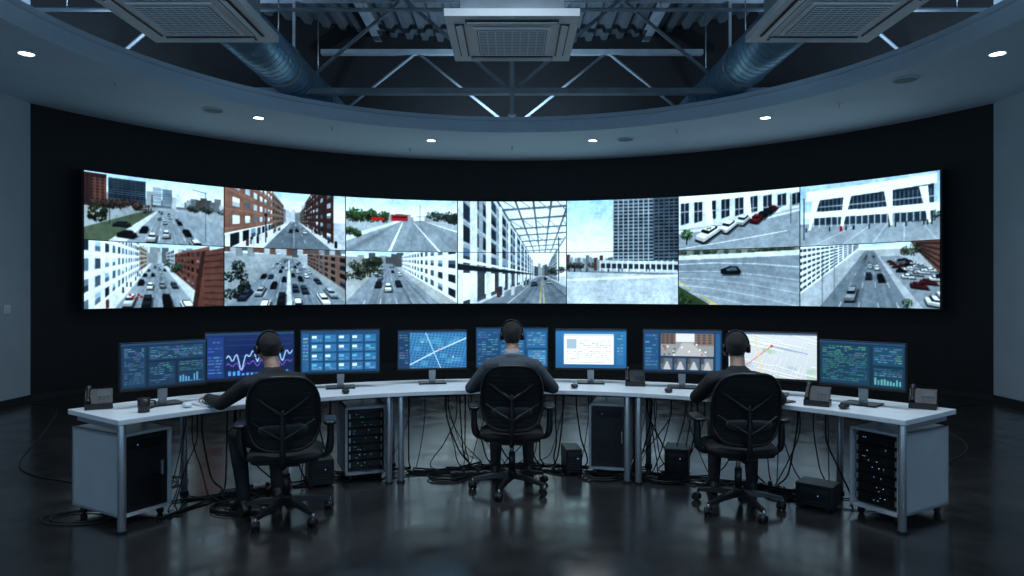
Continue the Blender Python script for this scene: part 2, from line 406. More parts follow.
def sc_c6b(im):
    im.grad(0,1,(132,146,158),(154,166,177))
    im.poly([(0,0),(1,0),(1,.05),(0,.10)],(130,140,132))
    for k in range(30): im.tree(rng.random(),.02+.03*rng.random(),.05,(72,86,68))
    im.poly([(0,.10),(1,.05),(1,.14),(0,.18)],(206,214,220))
    for k in range(12):
        o=.8*rng.random(); pts=[(0,.26+o*.9),(.3,.24+o*1.1),(.65,.27+o*1.35),(1,.34+o*1.6)]
        for a,b in zip(pts,pts[1:]): im.line(a,b,.02,(90,104,116),.12)
    for k in range(6): 
        o=.14*k
        pts=[(0,.26+o*.9),(.3,.24+o*1.1),(.65,.27+o*1.35),(1,.34+o*1.6)]
        for a,b in zip(pts,pts[1:]): im.line(a,b,.007 if k in(0,5) else .004,(226,232,236),.75)
    im.poly([(0,.56),(0,.60),(.34,1),(.30,1)],(206,182,90)); im.poly([(0,.66),(.27,1),(0,1)],(74,94,62))
    for k in range(16): im.tree(.12*rng.random(),.8+.2*rng.random(),.06,(66,90,56))
    im.poly(hull2([(.36,.36),(.44,.30),(.50,.31),(.53,.40),(.52,.46),(.40,.46),(.36,.43)]),(30,38,50)); im.poly([(.40,.36),(.45,.32),(.49,.33),(.50,.38),(.42,.39)],(90,108,124)); im.rect(.37,.45,.52,.48,(86,96,106))
def sc_c7t(im):
    im.grad(0,1,(140,182,214),(228,238,244))
    im.grad(.64,1,(140,153,164),(158,170,180))
    im.poly([(.05,.10),(.98,.04),(.98,.18),(.05,.26)],(236,241,244)); im.poly([(.0,.0),(.98,0),(.98,.04),(.0,.10)],(166,198,222))
    im.poly([(.1,.26),(.96,.18),(.96,.52),(.12,.50)],(50,70,88))
    for k in range(30): im.line((.10+.03*k,.24),(.10+.03*k,.5),.004,(160,178,190),.7)
    im.line((.1,.37),(.96,.36),.008,(170,184,194))
    im.poly([(.02,.44),(1,.46),(1,.58),(.02,.54)],(232,238,242))
    im.poly([(.08,.54),(.97,.57),(.97,.72),(.10,.66)],(58,78,94))
    for k in range(20): im.rect(.1+.045*k,.53,.107+.045*k,.70,(186,198,208))
    for u,l in [(.10,-.05),(.33,-.04),(.62,.03),(.86,.05)]:
        im.poly([(u,.20),(u+.06,.20),(u+.03+l,.74),(u+.015+l,.74)],(240,244,246))
    for k in range(6): im.line((.4+.12*k,.72),(.1+.22*k,1),.004,(214,220,224),.8)
    im.rect(.30,.70,.32,.78,(160,44,48)); 
    for k in range(12): u=.04+.9*rng.random(); im.rect(u,.70,u+.01,.77,(50,56,64))
    im.line((.03,.2),(.03,.9),.01,(80,92,102)); im.tree(.97,.62,.07,(70,86,68))
def sc_c7b(im):
    base(im,.10,(168,176,182)); c=Cam2(im,.52,.02,.62,11,0)
    c.ground(-60,60,3,90,(170,178,186)); c.ground(-9,7,3,160,(122,136,148)); c.lanes([-5.5,-2,1.5,5],4)
    im.poly([(0,0),(.46,0),(.46,.06),(0,.80)],(206,215,222))
    for k in range(7): im.poly([(0,.05+.11*k),(.44,.0+.008*k),(.44,.0+.008*k+.004),(0,.10+.11*k)],(62,80,96))
    for k in range(12): im.line((.02+.034*k,0),(.02+.034*k,.72-.05*k),.008,(236,241,244))
    c.ground(9,26,10,80,(136,148,158))
    im.poly([(.80,0),(1,0),(1,.5),(.84,.12)],(122,86,76))
    for k in range(5): im.line((.84,.03+.02*k),(1,.05+.09*k),.012,(66,56,56))
    for k in range(6): im.tree(.74+.12*rng.random(),.08+.1*rng.random(),.06,(70,82,62))
    for q in range(6,-1,-1):
        for r_ in range(4):
            c.car(12+3.6*r_,16+6*q+r_*2,rng.choice([(236,240,244),(40,46,54),(120,46,50),(150,160,170),(30,34,40),(220,226,230)]),1.3,.8)
    c.cars([-7.2,-3.7,-.2,3.2],17,90,9,33,1.0)
    im.tree(.78,.92,.08,(62,88,56)); im.line((.17,.1),(.17,1),.008,(90,100,110)); im.line((.26,.05),(.26,.9),.006,(110,120,128))

GW,GH=200,92
PANELS=[(sc_c1t,sc_c1b),(sc_c2t,sc_c2b),(sc_c3t,sc_c3b),(sc_c4,),(sc_c5,),(sc_c6t,sc_c6b),(sc_c7t,sc_c7b)]
def emission_attr_mat(name,strength,rough,samp):
    m=bpy.data.materials.new(name); m.use_nodes=True; nt=m.node_tree; b=nt.nodes['Principled BSDF']
    at=nt.nodes.new('ShaderNodeAttribute'); at.attribute_name='picture'
    b.inputs['Base Color'].default_value=(.01,.01,.012,1); b.inputs['Roughness'].default_value=rough
    nt.links.new(at.outputs['Color'],b.inputs['Emission Color']); b.inputs['Emission Strength'].default_value=strength
    m.cycles.emission_sampling=samp
    return m
WALLSCR=emission_attr_mat('video_wall_image',1.28,.4,'FRONT')
MONSCR=emission_attr_mat('monitor_image',1.25,.3,'NONE')
def grid_screen(name,img,fn,material):
    h,w=img.shape[:2]
    U,V=np.meshgrid(np.linspace(0,1,w),np.linspace(1,0,h))
    P=fn(U,V).reshape(-1,3)
    idx=np.arange(h*w).reshape(h,w)
    F=np.stack([idx[1:,:-1],idx[1:,1:],idx[:-1,1:],idx[:-1,:-1]],-1).reshape(-1,4)
    me=bpy.data.meshes.new(name); me.vertices.add(len(P)); me.vertices.foreach_set('co',P.ravel().astype(np.float32))
    n=len(F); me.loops.add(n*4); me.loops.foreach_set('vertex_index',F.ravel().astype(np.int32))
    me.polygons.add(n); me.polygons.foreach_set('loop_start',(np.arange(n)*4).astype(np.int32))
    try: me.polygons.foreach_set('loop_total',np.full(n,4,np.int32))
    except Exception: pass
    me.update(calc_edges=True)
    ca=me.color_attributes.new('picture','FLOAT_COLOR','POINT')
    C=np.ones((h*w,4),np.float32); C[:,:3]=img.reshape(-1,3); ca.data.foreach_set('color',C.ravel())
    me.materials.append(material)
    o=bpy.data.objects.new(name,me); scene.collection.objects.link(o); return o

# ------------------------------------------------------------ room
CY=6.5; RW=7.45; AE=rad(65.4); XS=RW*sin(AE); YE=CY+RW*cos(AE); YB=-3.2; CEIL=4.2; TOP=6.7
WALLBLK=mat('black_wall_paint',(.0065,.007,.009),.65,0,.2,3,.05,60)
WALLGREY=mat('grey_wall_paint',(.44,.50,.55),.75,0,.05,2,.08,90)
SOFM=mat('soffit_paint',(.62,.74,.86),.7,0,.03,1.5,.03,80)
def strip(name,pts,z0,z1,m,thick=.0):
    b=MB(); vs=[];fs=[]
    for x,y in pts: vs+=[(x,y,z0),(x,y,z1)]
    for i in range(len(pts)-1): fs.append((2*i,2*i+1,2*i+3,2*i+2))
    b.add(vs,fs,m,True); return b.build(name)
N=96
arc=[(RW*sin(-AE+2*AE*i/N),CY+RW*cos(-AE+2*AE*i/N)) for i in range(N+1)]
strip('wall_back',arc,0,TOP,WALLBLK)
strip('wall_left',[(-XS,YB),(-XS,YE)],0,TOP,WALLGREY)
strip('wall_right',[(XS,YE),(XS,YB)],0,TOP,WALLGREY)
strip('wall_front',[(XS,YB),(-XS,YB)],0,TOP,WALLGREY)
def bb(name,pts,m):
    b=MB()
    for i in range(len(pts)-1):
        a=Vector(pts[i]+(0,));c=Vector(pts[i+1]+(0,)); d=c-a
        nrm=Vector((d.y,-d.x,0)).normalized()*.014
        vs=[a,c,c+nrm,a+nrm]; vs=[v+Vector((0,0,.002)) for v in vs]+[v+Vector((0,0,.10)) for v in vs]
        b.add(vs,[(0,1,2,3),(4,5,6,7),(0,1,5,4),(1,2,6,5),(2,3,7,6),(3,0,4,7)],m)
    return b.build(name)
BASEM=mat('baseboard_dark',(.015,.016,.018),.5)
bb('baseboard_back',arc,BASEM); bb('baseboard_left',[(-XS,YB),(-XS,YE)],BASEM); bb('baseboard_right',[(XS,YE),(XS,YB)],BASEM)

# floor
fm=bpy.data.materials.new('polished_concrete'); fm.use_nodes=True; nt=fm.node_tree; b=nt.nodes['Principled BSDF']
tc=nt.nodes.new('ShaderNodeTexCoord')
n1=nt.nodes.new('ShaderNodeTexNoise'); n1.inputs['Scale'].default_value=.9; n1.inputs['Detail'].default_value=9; n1.inputs['Distortion'].default_value=.7; n1.inputs['Roughness'].default_value=.58
n2=nt.nodes.new('ShaderNodeTexNoise'); n2.inputs['Scale'].default_value=4; n2.inputs['Detail'].default_value=7
for n in(n1,n2): nt.links.new(tc.outputs['Object'],n.inputs['Vector'])
r=nt.nodes.new('ShaderNodeValToRGB'); r.color_ramp.elements[0].color=(.010,.010,.011,1); r.color_ramp.elements[1].color=(.034,.033,.033,1)
r.color_ramp.elements[0].position=.3;r.color_ramp.elements[1].position=.75
nt.links.new(n1.outputs['Fac'],r.inputs['Fac']); nt.links.new(r.outputs['Color'],b.inputs['Base Color'])
mr=nt.nodes.new('ShaderNodeMapRange'); mr.inputs['From Min'].default_value=.3; mr.inputs['From Max'].default_value=.7; mr.inputs['To Min'].default_value=.12; mr.inputs['To Max'].default_value=.27
nt.links.new(n2.outputs['Fac'],mr.inputs['Value']); nt.links.new(mr.outputs['Result'],b.inputs['Roughness'])
b.inputs['Specular IOR Level'].default_value=.55
bp=nt.nodes.new('ShaderNodeBump'); bp.inputs['Strength'].default_value=.04; bp.inputs['Distance'].default_value=.02
nt.links.new(n1.outputs['Fac'],bp.inputs['Height']); nt.links.new(bp.outputs['Normal'],b.inputs['Normal'])
fb=MB(); fb.box((0,5.6,-.05),(14.4,18,.1),fm); fb.build('floor')

# roof deck (corrugated)
DECK=mat('corrugated_deck',(.15,.175,.20),.45,.3,.2,1.5)
db=MB(); x=-7.2; prof=[]
while x<7.2:
    prof+=[(x,TOP-.12),(x+.10,TOP-.12),(x+.14,TOP-.02),(x+.26,TOP-.02)]; x+=.30
vs=[];fs=[]
for px,pz in prof: vs+=[(px,YB-.1,pz),(px,14.2,pz)]
for i in range(len(prof)-1): fs.append((2*i,2*i+1,2*i+3,2*i+2))
db.add(vs,fs,DECK); db.box((0,5.5,TOP+.06),(14.4,17.8,.1),DECK); db.build('ceiling')

# soffit ring
RI=4.92
inner=[];outer=[]
K=64
for i in range(K+1):
    a=-pi/2+pi*i/K; inner.append((RI*sin(a),CY+RI*cos(a)))
    ao=-AE+2*AE*i/K; outer.append((RW*sin(ao),CY+RW*cos(ao)))
inner=[(-RI,YB)]+inner+[(RI,YB)]; outer=[(-XS,YB)]+outer+[(XS,YB)]
sb=MB(); vs=[];fs=[];n=len(inner); FH=.24
for (ix,iy),(ox,oy) in zip(inner,outer): vs+=[(ix,iy,CEIL),(ox,oy,CEIL),(ix,iy,CEIL+FH),(ox,oy,CEIL+FH)]
for i in range(n-1):
    o=4*i; fs+=[(o,o+4,o+5,o+1),(o+2,o+3,o+7,o+6),(o,o+2,o+6,o+4)]
sb.add(vs,fs,SOFM)
for i in range(n-1):
    a=Vector(inner[i]+(0,));c=Vector(inner[i+1]+(0,))
    d=(c-a); nn=Vector((d.y,-d.x,0)).normalized()*.05
    v=[a,c,c+nn,a+nn]; v=[p+Vector((0,0,CEIL+FH-.05)) for p in v]+[p+Vector((0,0,CEIL+FH+.01)) for p in v]
    sb.add(v,[(0,1,2,3),(4,5,6,7),(0,1,5,4),(1,2,6,5),(2,3,7,6),(3,0,4,7)],SOFM)
sb.build('ceiling_soffit')

# downlights, speakers, sprinklers in soffit
LAMPM=mat('lamp_glow',(.9,.95,1),.4,emit=(.85,.94,1),estr=14)
pos=[(-5.37,7.55),(-3.86,10.4),(-1.42,12.0),(1.42,12.0),(3.86,10.4),(5.37,7.55),(-5.6,4.3),(5.6,4.3),(-5.6,1.0),(5.6,1.0)]
for (x,y) in pos:
    b=MB(); b.tube([(.085*cos(t*pi/8),.085*sin(t*pi/8),-.004) for t in range(16)],.014,WHITEPL,8,2,True)
    b.cyl((0,0,-.006),(0,0,.02),.075,LAMPM,n=24)
    o=b.build('recessed_downlight',(x,y,CEIL))
    l=bpy.data.lights.new('lamp','SPOT'); l.energy=34; l.color=(.80,.91,1); l.spot_size=rad(120); l.spot_blend=.8; l.shadow_soft_size=.08
    lo=bpy.data.objects.new('lamp',l); scene.collection.objects.link(lo); lo.parent=o; lo.location=(0,0,-.04)
GRILLE=mat('speaker_grille',(.16,.19,.22),.6)
for (x,y) in [(-4.36,9.95),(4.9,8.5),(1.98,11.9)]:
    b=MB(); b.cyl((0,0,-.012),(0,0,-.001),.14,GRILLE,n=28); b.tube([(.145*cos(t*pi/8),.145*sin(t*pi/8),-.011) for t in range(16)],.010,SOFM,6,2,True); b.build('ceiling_speaker',(x,y,CEIL))
for (x,y) in [(-5.0,8.6),(-1.9,12.7),(-2.9,11.0),(2.7,11.2),(0,12.6),(4.6,9.6)]:
    b=MB(); b.cyl((0,0,-.001),(0,0,-.012),.03,WHITEPL,n=14); b.cyl((0,0,-.01),(0,0,-.055),.008,SILVER,n=8); b.cyl((0,0,-.055),(0,0,-.06),.02,SILVER,n=12); b.build('sprinkler_head',(x,y,CEIL))

# roof trusses spanning x
def truss(y,zb,zt,name='roof_truss',x1=6.7,step=.95,r=.035):
    b=MB(); 
    for z in(zb,zt):
        b.box((0,y-.035,z),(2*x1,.05,.09),STEELP); b.box((0,y+.035,z),(2*x1,.05,.09),STEELP)
    nseg=int(round(2*x1/step)); nseg+=nseg%2
    xs=[-x1+2*x1*i/nseg for i in range(nseg+1)]
    for i in range(nseg):
        a=(xs[i],y,zb if i%2==0 else zt);c=(xs[i+1],y,zt if i%2==0 else zb); b.cyl(a,c,r*.8,STEELP,n=6)
    for i in range(2,nseg,2): b.box((xs[i],y,(zb+zt)/2),(.04,.04,zt-zb),STEELP)
    b.build(name)
truss(10.5,4.62,6.05,step=1.9); truss(7.0,4.95,6.35); truss(12.9,4.62,6.05,x1=3.6,step=1.9); truss(3.2,4.95,6.35)
b=MB(); b.box((0,0,.62),(.07,.07,1.35),STEELP); b.box((0,0,-.05),(.12,.12,.02),STEELP); b.build('steel_hanger_post',(0,10.38,4.28))
for x in(-2.6,2.6):
    b=MB(); b.box((0,0,.045),(.14,16.2,.012),STEELP); b.box((0,0,-.10),(.14,16.2,.012),STEELP); b.box((0,0,-.03),(.012,16.2,.15),STEELP); b.build('steel_beam',(x,5.2,6.50))
for y,z in((9.2,5.35),(8.4,5.55)):
    b=MB(); b.cyl((-6.6,0,0),(6.6,0,0),.028,STEELP,n=8)
    for k in range(7): b.cyl((-6+2*k,0,0),(-6+2*k,0,6.56-z),.006,SILVER,n=5)
    b.build('conduit_pipe',(0,y,z))
# spiral ducts
DUCT=mat('galvanised_duct',(.24,.42,.56),.35,.5,.15,5)
for sx in(-1,1):
    b=MB(); b.cyl((0,-1.9,0),(0,4.3,0),.31,DUCT,n=40)
    for k in range(42): 
        y=-1.85+.147*k; b.tube([(.312*cos(t*pi/12),y+.147*t/24,.312*sin(t*pi/12)) for t in range(24)],.006,DUCT,4,1,True)
    for y in(-.6,1.4,3.4): b.cyl((0,y-.03,0),(0,y+.03,0),.33,STEELP,n=32); b.cyl((0,y,.3),(0,y,1.7),.01,SILVER,n=6)
    b.build('air_duct',(sx*3.35,8.4,4.82))
# AC cassettes
ACW=mat('ac_white',(.80,.84,.88),.45,0,.03)
ACD=mat('ac_dark',(.05,.06,.07),.5)
def cassette(x,y,z,w=1.2):
    b=MB(); h=w/2
    b.box((0,0,.22),(w*.78,w*.78,.34),STEELP)
    b.box((0,0,.045),(w,w,.07),ACW)
    for k in range(4):
        M=Matrix.Rotation(k*pi/2,4,'Z')
        b.box((0,-h*.80,.006),(w*.70,w*.075,.012),ACD,M=M)
        b.box((0,-h*.80,-.006),(w*.68,w*.050,.010),ACW,M=M,rx=rad(14))
    b.box((0,0,-.004),(w*.60,w*.60,.02),ACW); b.box((0,0,-.012),(w*.54,w*.54,.012),ACD)
    nb=16
    for i in range(nb): 
        t=-w*.26+w*.52*i/(nb-1); b.box((0,t,-.020),(w*.53,.014,.010),ACW); 
    for i in range(9):
        t=-w*.26+w*.52*i/8; b.box((t,0,-.019),(.008,w*.53,.010),ACW)
    for sx in(-1,1):
        for sy in(-1,1): b.cyl((sx*w*.36,sy*w*.36,.3),(sx*w*.36,sy*w*.36,6.56-z),.008,SILVER,n=6)
    b.build('ceiling_air_conditioner',(x,y,z),bevel=.008)
cassette(0,6.6,3.98); cassette(-2.87,6.05,3.98); cassette(2.87,6.05,3.98)

# ------------------------------------------------------------ video wall
RS=7.29; HA=60.4; PW=RS*2*rad(HA)/7; Z0,Z1=1.29,3.345
vw=empty('video_wall',(0,CY,0))
def arcfn(a0,a1,z0,z1,R):
    def f(U,V):
        a=a0+(a1-a0)*U; return np.stack([R*np.sin(a),R*np.cos(a),z0+(z1-z0)*V],-1)
    return f
g=.009
for ci,fns in enumerate(PANELS):
    a0=-rad(HA)+PW/RS*ci+g/RS; a1=a0+PW/RS-2*g/RS
    if len(fns)==1:
        im=Img(GW,GH*2); fns[0](im); A=im.out(); ims=[A[:GH],A[GH:]]
    else:
        ims=[]
        for fn in fns: im=Img(GW,GH); fn(im); ims.append(im.out())
    zm=(Z0+Z1)/2
    for k,A in enumerate(ims):
        A=finish(A,ci*2+k)*np.array([.885,.985,1.04]); A=(lin(A)**1.15).astype(np.float32)
        z0,z1=(zm+g*.7,Z1) if k==0 else (Z0,zm-g*.7)
        o=grid_screen('display_%d_%d'%(ci+1,k+1),A,arcfn(a0,a1,z0,z1,RS),WALLSCR); o.parent=vw
b=MB(); vs=[];fs=[];M_=84
for i in range(M_+1):
    a=-rad(HA+.15)+2*rad(HA+.15)*i/M_
    for R,z in((RS+.012,Z0-.02),(RS+.012,Z1+.02),(RS+.12,Z1+.02),(RS+.12,Z0-.02)): vs.append((R*sin(a),R*cos(a),z))
for i in range(M_):
    for k in range(4): fs.append((4*i+k,4*i+(k+1)%4,4*i+4+(k+1)%4,4*i+4+k))
fs+=[(0,1,2,3),(4*M_,4*M_+3,4*M_+2,4*M_+1)]
b.add(vs,fs,BLACKPL); b.build('frame',parent=vw)

# ------------------------------------------------------------ desk
DC=2.63; RF=3.07; RB=3.79; DE=rad(55.3); DT=.75
b=MB(); vs=[];fs=[];n=72
for i in range(n+1):
    a=-DE+2*DE*i/n
    for R,z in((RF,DT-.035),(RF,DT),(RB,DT),(RB,DT-.035)): vs.append((R*sin(a),DC+R*cos(a),z))
for i in range(n):
    for k in range(4): fs.append((4*i+k,4*i+4+k,4*i+4+(k+1)%4,4*i+(k+1)%4))
fs+=[(0,1,2,3),(4*n,4*n+3,4*n+2,4*n+1)]
b.add(vs,fs,WHITEDESK)
for ad in(-54.4,-18.8,-17.0,17.6,19.3,54.4):
    a=rad(ad)
    for R in(RF+.06,RB-.08):
        if abs(ad)>50 and R>3.3: a=rad(ad*.80)
        p=(R*sin(a),DC+R*cos(a)); b.cyl((p[0],p[1],.0),(p[0],p[1],DT-.035),.026,SILVER,n=16); b.cyl((p[0],p[1],0),(p[0],p[1],.02),.034,BLACKPL,n=16)
    a=rad(ad)
    b.box(((RF+RB)/2*sin(a),DC+(RF+RB)/2*cos(a),DT-.06),(.04,RB-RF-.1,.04),SILVER,rz=-a)
for i in range(26):
    a=-rad(50)+rad(100)*(i+.5)/26; R=RB-.10; b.box((R*sin(a),DC+R*cos(a),DT-.13),(.27,.10,.012),DARKMETAL,rz=-a); b.box((R*sin(a),DC+(R)*cos(a),DT-.08),(.015,.08,.10),DARKMETAL,rz=-a)
b.build('curved_desk',bevel=.004)
def dp(ad,R): a=rad(ad); return (R*sin(a),DC+R*cos(a))

# ------------------------------------------------------------ monitors
def ui_bg(im,c=(14,38,72)): im.grad(0,1,c,[q*.8 for q in c]); im.rect(0,0,1,.05,(30,62,100))
def ui_text(im,x0,y0,x1,y1,n,col,r=rng):
    for i in range(n):
        y=y0+(y1-y0)*i/n; x=x0
        while x<x1:
            L=.02+.07*r.random()
            if r.random()<.7: im.rect(x,y,min(x1,x+L),y+(y1-y0)/n*.40,[min(255,c*(.6+.5*r.random())) for c in col],.62)
            x+=L+.015
def m_table(im):
    ui_bg(im,(16,38,62)); im.rect(.02,.08,.28,.96,(22,50,78)); ui_text(im,.04,.12,.26,.92,18,(120,165,195))
    im.rect(.31,.08,.98,.40,(24,54,82)); ui_text(im,.33,.11,.95,.38,8,(130,185,215)); im.rect(.31,.44,.62,.96,(20,48,74)); ui_text(im,.33,.47,.60,.93,10,(110,165,185))
    im.rect(.65,.44,.98,.96,(20,48,74)); ui_text(im,.67,.47,.96,.70,5,(110,165,185))
    for k in range(9): im.rect(.67+.034*k,.92-.2*rng.random(),.69+.034*k,.93,(80,140,180))
def m_wave(im):
    ui_bg(im,(14,34,84)); im.rect(.02,.08,.2,.96,(22,52,112)); ui_text(im,.03,.12,.18,.9,12,(110,160,220))
    for k in range(7): im.line((.23,.15+.12*k),(.98,.15+.12*k),.003,(40,74,130))
    p=None
    for i in range(40):
        x=.23+.75*i/39; y=.55+.18*sin(i*.55)*cos(i*.21+1)-.1*sin(i*1.3); 
        if p: im.line(p,(x,y),.010,(160,205,255)); im.line((p[0],p[1]*.5+.42),(x,y*.5+.42),.006,(140,100,230))
        p=(x,y)
    for k in range(14): im.rect(.25+.05*k,.92-.1*rng.random(),.28+.05*k,.93,(70,140,220))
def m_tiles(im):
    ui_bg(im,(22,66,108)); im.rect(.02,.07,.10,.96,(34,86,132)); ui_text(im,.03,.1,.09,.9,10,(160,205,230))
    for i in range(5):
        for j in range(4):
            x=.13+.17*i;y=.10+.22*j; im.rect(x,y,x+.145,y+.18,(40,102,152)); im.rect(x+.01,y+.03,x+.07,y+.09,(190,226,240) if rng.random()<.6 else (80,160,205)); ui_text(im,x+.01,y+.11,x+.13,y+.17,2,(180,215,232))
def m_map(im):
    im.grad(0,1,(34,104,158),(26,86,140)); 
    r=random.Random(4)
    for k in range(16):
        x,y=r.uniform(.2,.9),r.uniform(.1,.85); im.poly([(x,y),(x+.09,y+.02),(x+.07,y+.14),(x-.02,y+.12)],(52,128,176),.9)
    for k in range(18):
        x=.2+.05*k; im.line((x,.05),(x-.14,1),.004,(120,180,214),.8); y=.06+.07*k; im.line((.17,y),(1,y+.14),.004,(120,180,214),.8)
    im.line((.17,.9),(.55,.55),.014,(190,224,240)); im.line((.55,.55),(1,.2),.014,(190,224,240)); im.line((.4,.05),(.62,1),.010,(170,214,236)); 
    im.rect(0,0,1,.05,(24,56,90)); im.rect(0,.05,.17,1,(20,52,88)); ui_text(im,.02,.1,.15,.9,12,(120,170,200))
    im.disc(.6,.5,.03,(220,140,110)); im.disc(.35,.3,.02,(240,220,120)); im.disc(.8,.7,.02,(240,220,120))
def m_list(im):
    ui_bg(im,(26,72,116)); ui_text(im,.03,.1,.30,.95,14,(130,185,215)); im.rect(.7,.08,.98,.5,(36,94,142)); ui_text(im,.72,.12,.96,.46,6,(170,210,230)); im.rect(.72,.55,.98,.95,(48,110,158)); ui_text(im,.74,.58,.96,.92,6,(190,220,235)); im.rect(.34,.08,.67,.95,(32,84,130)); ui_text(im,.36,.12,.65,.9,12,(150,195,220))
def m_doc(im):
    im.grad(0,1,(44,112,166),(30,86,136)); im.rect(0,0,1,.05,(20,56,94)); im.rect(.12,.12,.82,.9,(232,240,245)); im.rect(.12,.12,.82,.18,(190,208,222)); ui_text(im,.34,.27,.78,.5,5,(120,136,150)); ui_text(im,.16,.56,.78,.8,5,(130,146,160)); im.rect(.16,.25,.3,.5,(150,178,200)); im.rect(.15,.84,.7,.855,(120,150,180)); im.rect(.86,.12,.96,.9,(40,104,154)); ui_text(im,.87,.15,.95,.85,9,(160,200,225))
def m_cam(im):
    ui_bg(im,(20,54,90)); im.rect(.02,.08,.2,.95,(28,72,116)); ui_text(im,.03,.12,.18,.9,10,(120,170,200))
    im.rect(.23,.08,.9,.62,(132,140,144)); im.rect(.23,.08,.42,.34,(104,84,74)); im.rect(.42,.08,.66,.28,(206,214,218)); im.poly([(.4,.62),(.5,.3),(.62,.3),(.82,.62)],(166,172,174)); im.rect(.66,.08,.9,.36,(116,98,88))
    for j in range(4):
        for i in range(3): im.rect(.69+.07*i,.10+.06*j,.73+.07*i,.14+.06*j,(60,66,74)); im.rect(.245+.055*i,.10+.06*j,.28+.055*i,.14+.06*j,(56,60,68))
    for k in range(18): im.disc(.26+.6*rng.random(),.34+.26*rng.random(),.022,rng.choice([(40,44,50),(70,76,84),(160,60,60),(226,230,232)]))
    for k in range(4):
        x=.23+.17*k; im.rect(x,.67,x+.15,.94,rng.choice([(110,120,128),(80,96,110),(140,140,136)])); im.poly([(x+.03,.94),(x+.07,.75),(x+.09,.75),(x+.13,.94)],(170,176,180)); im.rect(x,.67,x+.04,.8,(70,66,66))
    im.rect(.92,.08,.98,.95,(36,86,130))
def m_pale(im):
    im.grad(0,1,(196,210,218),(182,197,207)); r=random.Random(9)
    for k in range(14): 
        x,y=r.random(),r.random(); im.rect(x,y,x+.1,y+.1,r.choice([(160,190,174),(164,184,202),(196,186,176)]))
    for k in range(40):
        a=(r.random(),r.random()); t=r.choice([.2,.25,1.8,1.85])+.05*r.random(); L=.3+.4*r.random(); im.line(a,(a[0]+L*cos(t),a[1]+L*sin(t)*1.6),.007,(236,241,244)); im.line((a[0],a[1]+.014),(a[0]+L*cos(t),a[1]+.014+L*sin(t)*1.6),.004,(130,148,162),.7)
    im.line((.1,.9),(.5,.3),.009,(200,110,90)); im.line((.5,.3),(.9,.45),.009,(90,130,180)); im.line((.3,0),(.4,1),.012,(214,198,140)); im.rect(0,0,1,.05,(60,84,110)); im.disc(.5,.3,.03,(180,60,60))
def m_teal(im):
    ui_bg(im,(14,46,66)); im.rect(.02,.08,.6,.96,(18,54,76)); ui_text(im,.04,.12,.57,.92,18,(120,190,190)); im.rect(.64,.08,.98,.5,(22,64,88)); ui_text(im,.66,.12,.96,.46,7,(130,190,210)); im.rect(.64,.55,.98,.96,(18,54,80)); ui_text(im,.66,.58,.96,.75,4,(110,165,185))
    for k in range(9): im.rect(.66+.034*k,.92-.15*rng.random(),.68+.034*k,.93,(90,160,160))
def monitor(ad,R,w,face,painter,h=None,zb=.872):
    x,y=dp(ad,R); h=h or w*.57
    e=empty('computer_monitor',(x,y,0),rad(face))
    b=MB(); zc=zb+h/2
    b.box((0,.012,zc),(w,.022,h),BLACKPL); b.box((0,.030,zc-.02),(w*.6,.03,h*.6),BLACKPL)
    b.box((0,.055,zc-.10),(.06,.03,.28),SILVER); b.box((0,.055,.80),(.055,.028,.10),SILVER)
    b.box((0,.03,DT+.007),(.24,.19,.012),DARKMETAL)
    for sx in(-1,1): b.box((sx*(w/2-.004),-.001,zc),(.008,.006,h),BLACKPL)
    b.box((0,-.001,zb+.008),(w,.006,.016),BLACKPL); b.box((0,-.001,zb+h-.004),(w,.006,.008),BLACKPL)
    b.build('housing',parent=e,bevel=.003)
    im=Img(120,68); painter(im); A=lin(im.out()*1.05).astype(np.float32)
    x0,x1,z0,z1=-w/2+.008,w/2-.008,zb+.016,zb+h-.008
    o=grid_screen('screen',A,lambda U,V:np.stack([x0+(x1-x0)*U,np.full_like(U,-.0012),z0+(z1-z0)*V],-1),MONSCR); o.parent=e
monitor(-47.2,3.44,.60,46,m_table); monitor(-36.7,3.46,.67,26,m_wave); monitor(-24.7,3.48,.66,14,m_tiles)
monitor(-11.6,3.52,.62,10,m_map); monitor(0,3.50,.655,0,m_list); monitor(11.5,3.52,.64,-6,m_doc)
monitor(24.5,3.48,.66,-14,m_cam); monitor(36.5,3.46,.67,-26,m_pale); monitor(47.4,3.44,.60,-46,m_teal)

# ------------------------------------------------------------ desk things
def phone(ad,R,face):
    b=MB()
    b.box((0,0,.02),(.17,.15,.04),BLACKPL)
    b.box((0,.01,.070),(.17,.16,.025),BLACKPL,rx=rad(38))
    b.box((.03,.028,.098),(.09,.065,.006),mat('phone_lcd',(.03,.045,.06),.3,emit=(.1,.2,.3),estr=.04),rx=rad(38))
    for i in range(3):
        for j in range(4): b.box((.005+.026*i,-.050+.0155*j,.036+.0122*j),(.018,.011,.006),DARKMETAL,rx=rad(38))
    b.tube([(-.064,-.06,.050),(-.064,-.02,.083),(-.064,.04,.125),(-.064,.07,.143)],[.018,.012,.012,.019],BLACKPL,8,5)
    x,y=dp(ad,R); b.build('desk_phone',(x,y,DT+.001),rad(face),bevel=.003)
phone(-53.0,3.66,30);phone(52.8,3.66,-34);phone(43.6,3.22,-32);phone(17.9,3.50,-10)
b=MB(); b.cyl((0,0,0),(0,0,.095),.036,BLACKPL,.041,24); b.cyl((0,0,.0955),(0,0,.0965),.034,mat('coffee',(.03,.015,.008),.2),n=24)
b.tube([(.036,0,.075),(.066,0,.07),(.068,0,.035),(.036,0,.022)],.006,BLACKPL,6,5); x,y=dp(-51,3.24); b.build('coffee_mug',(x,y,DT+.001),.6)
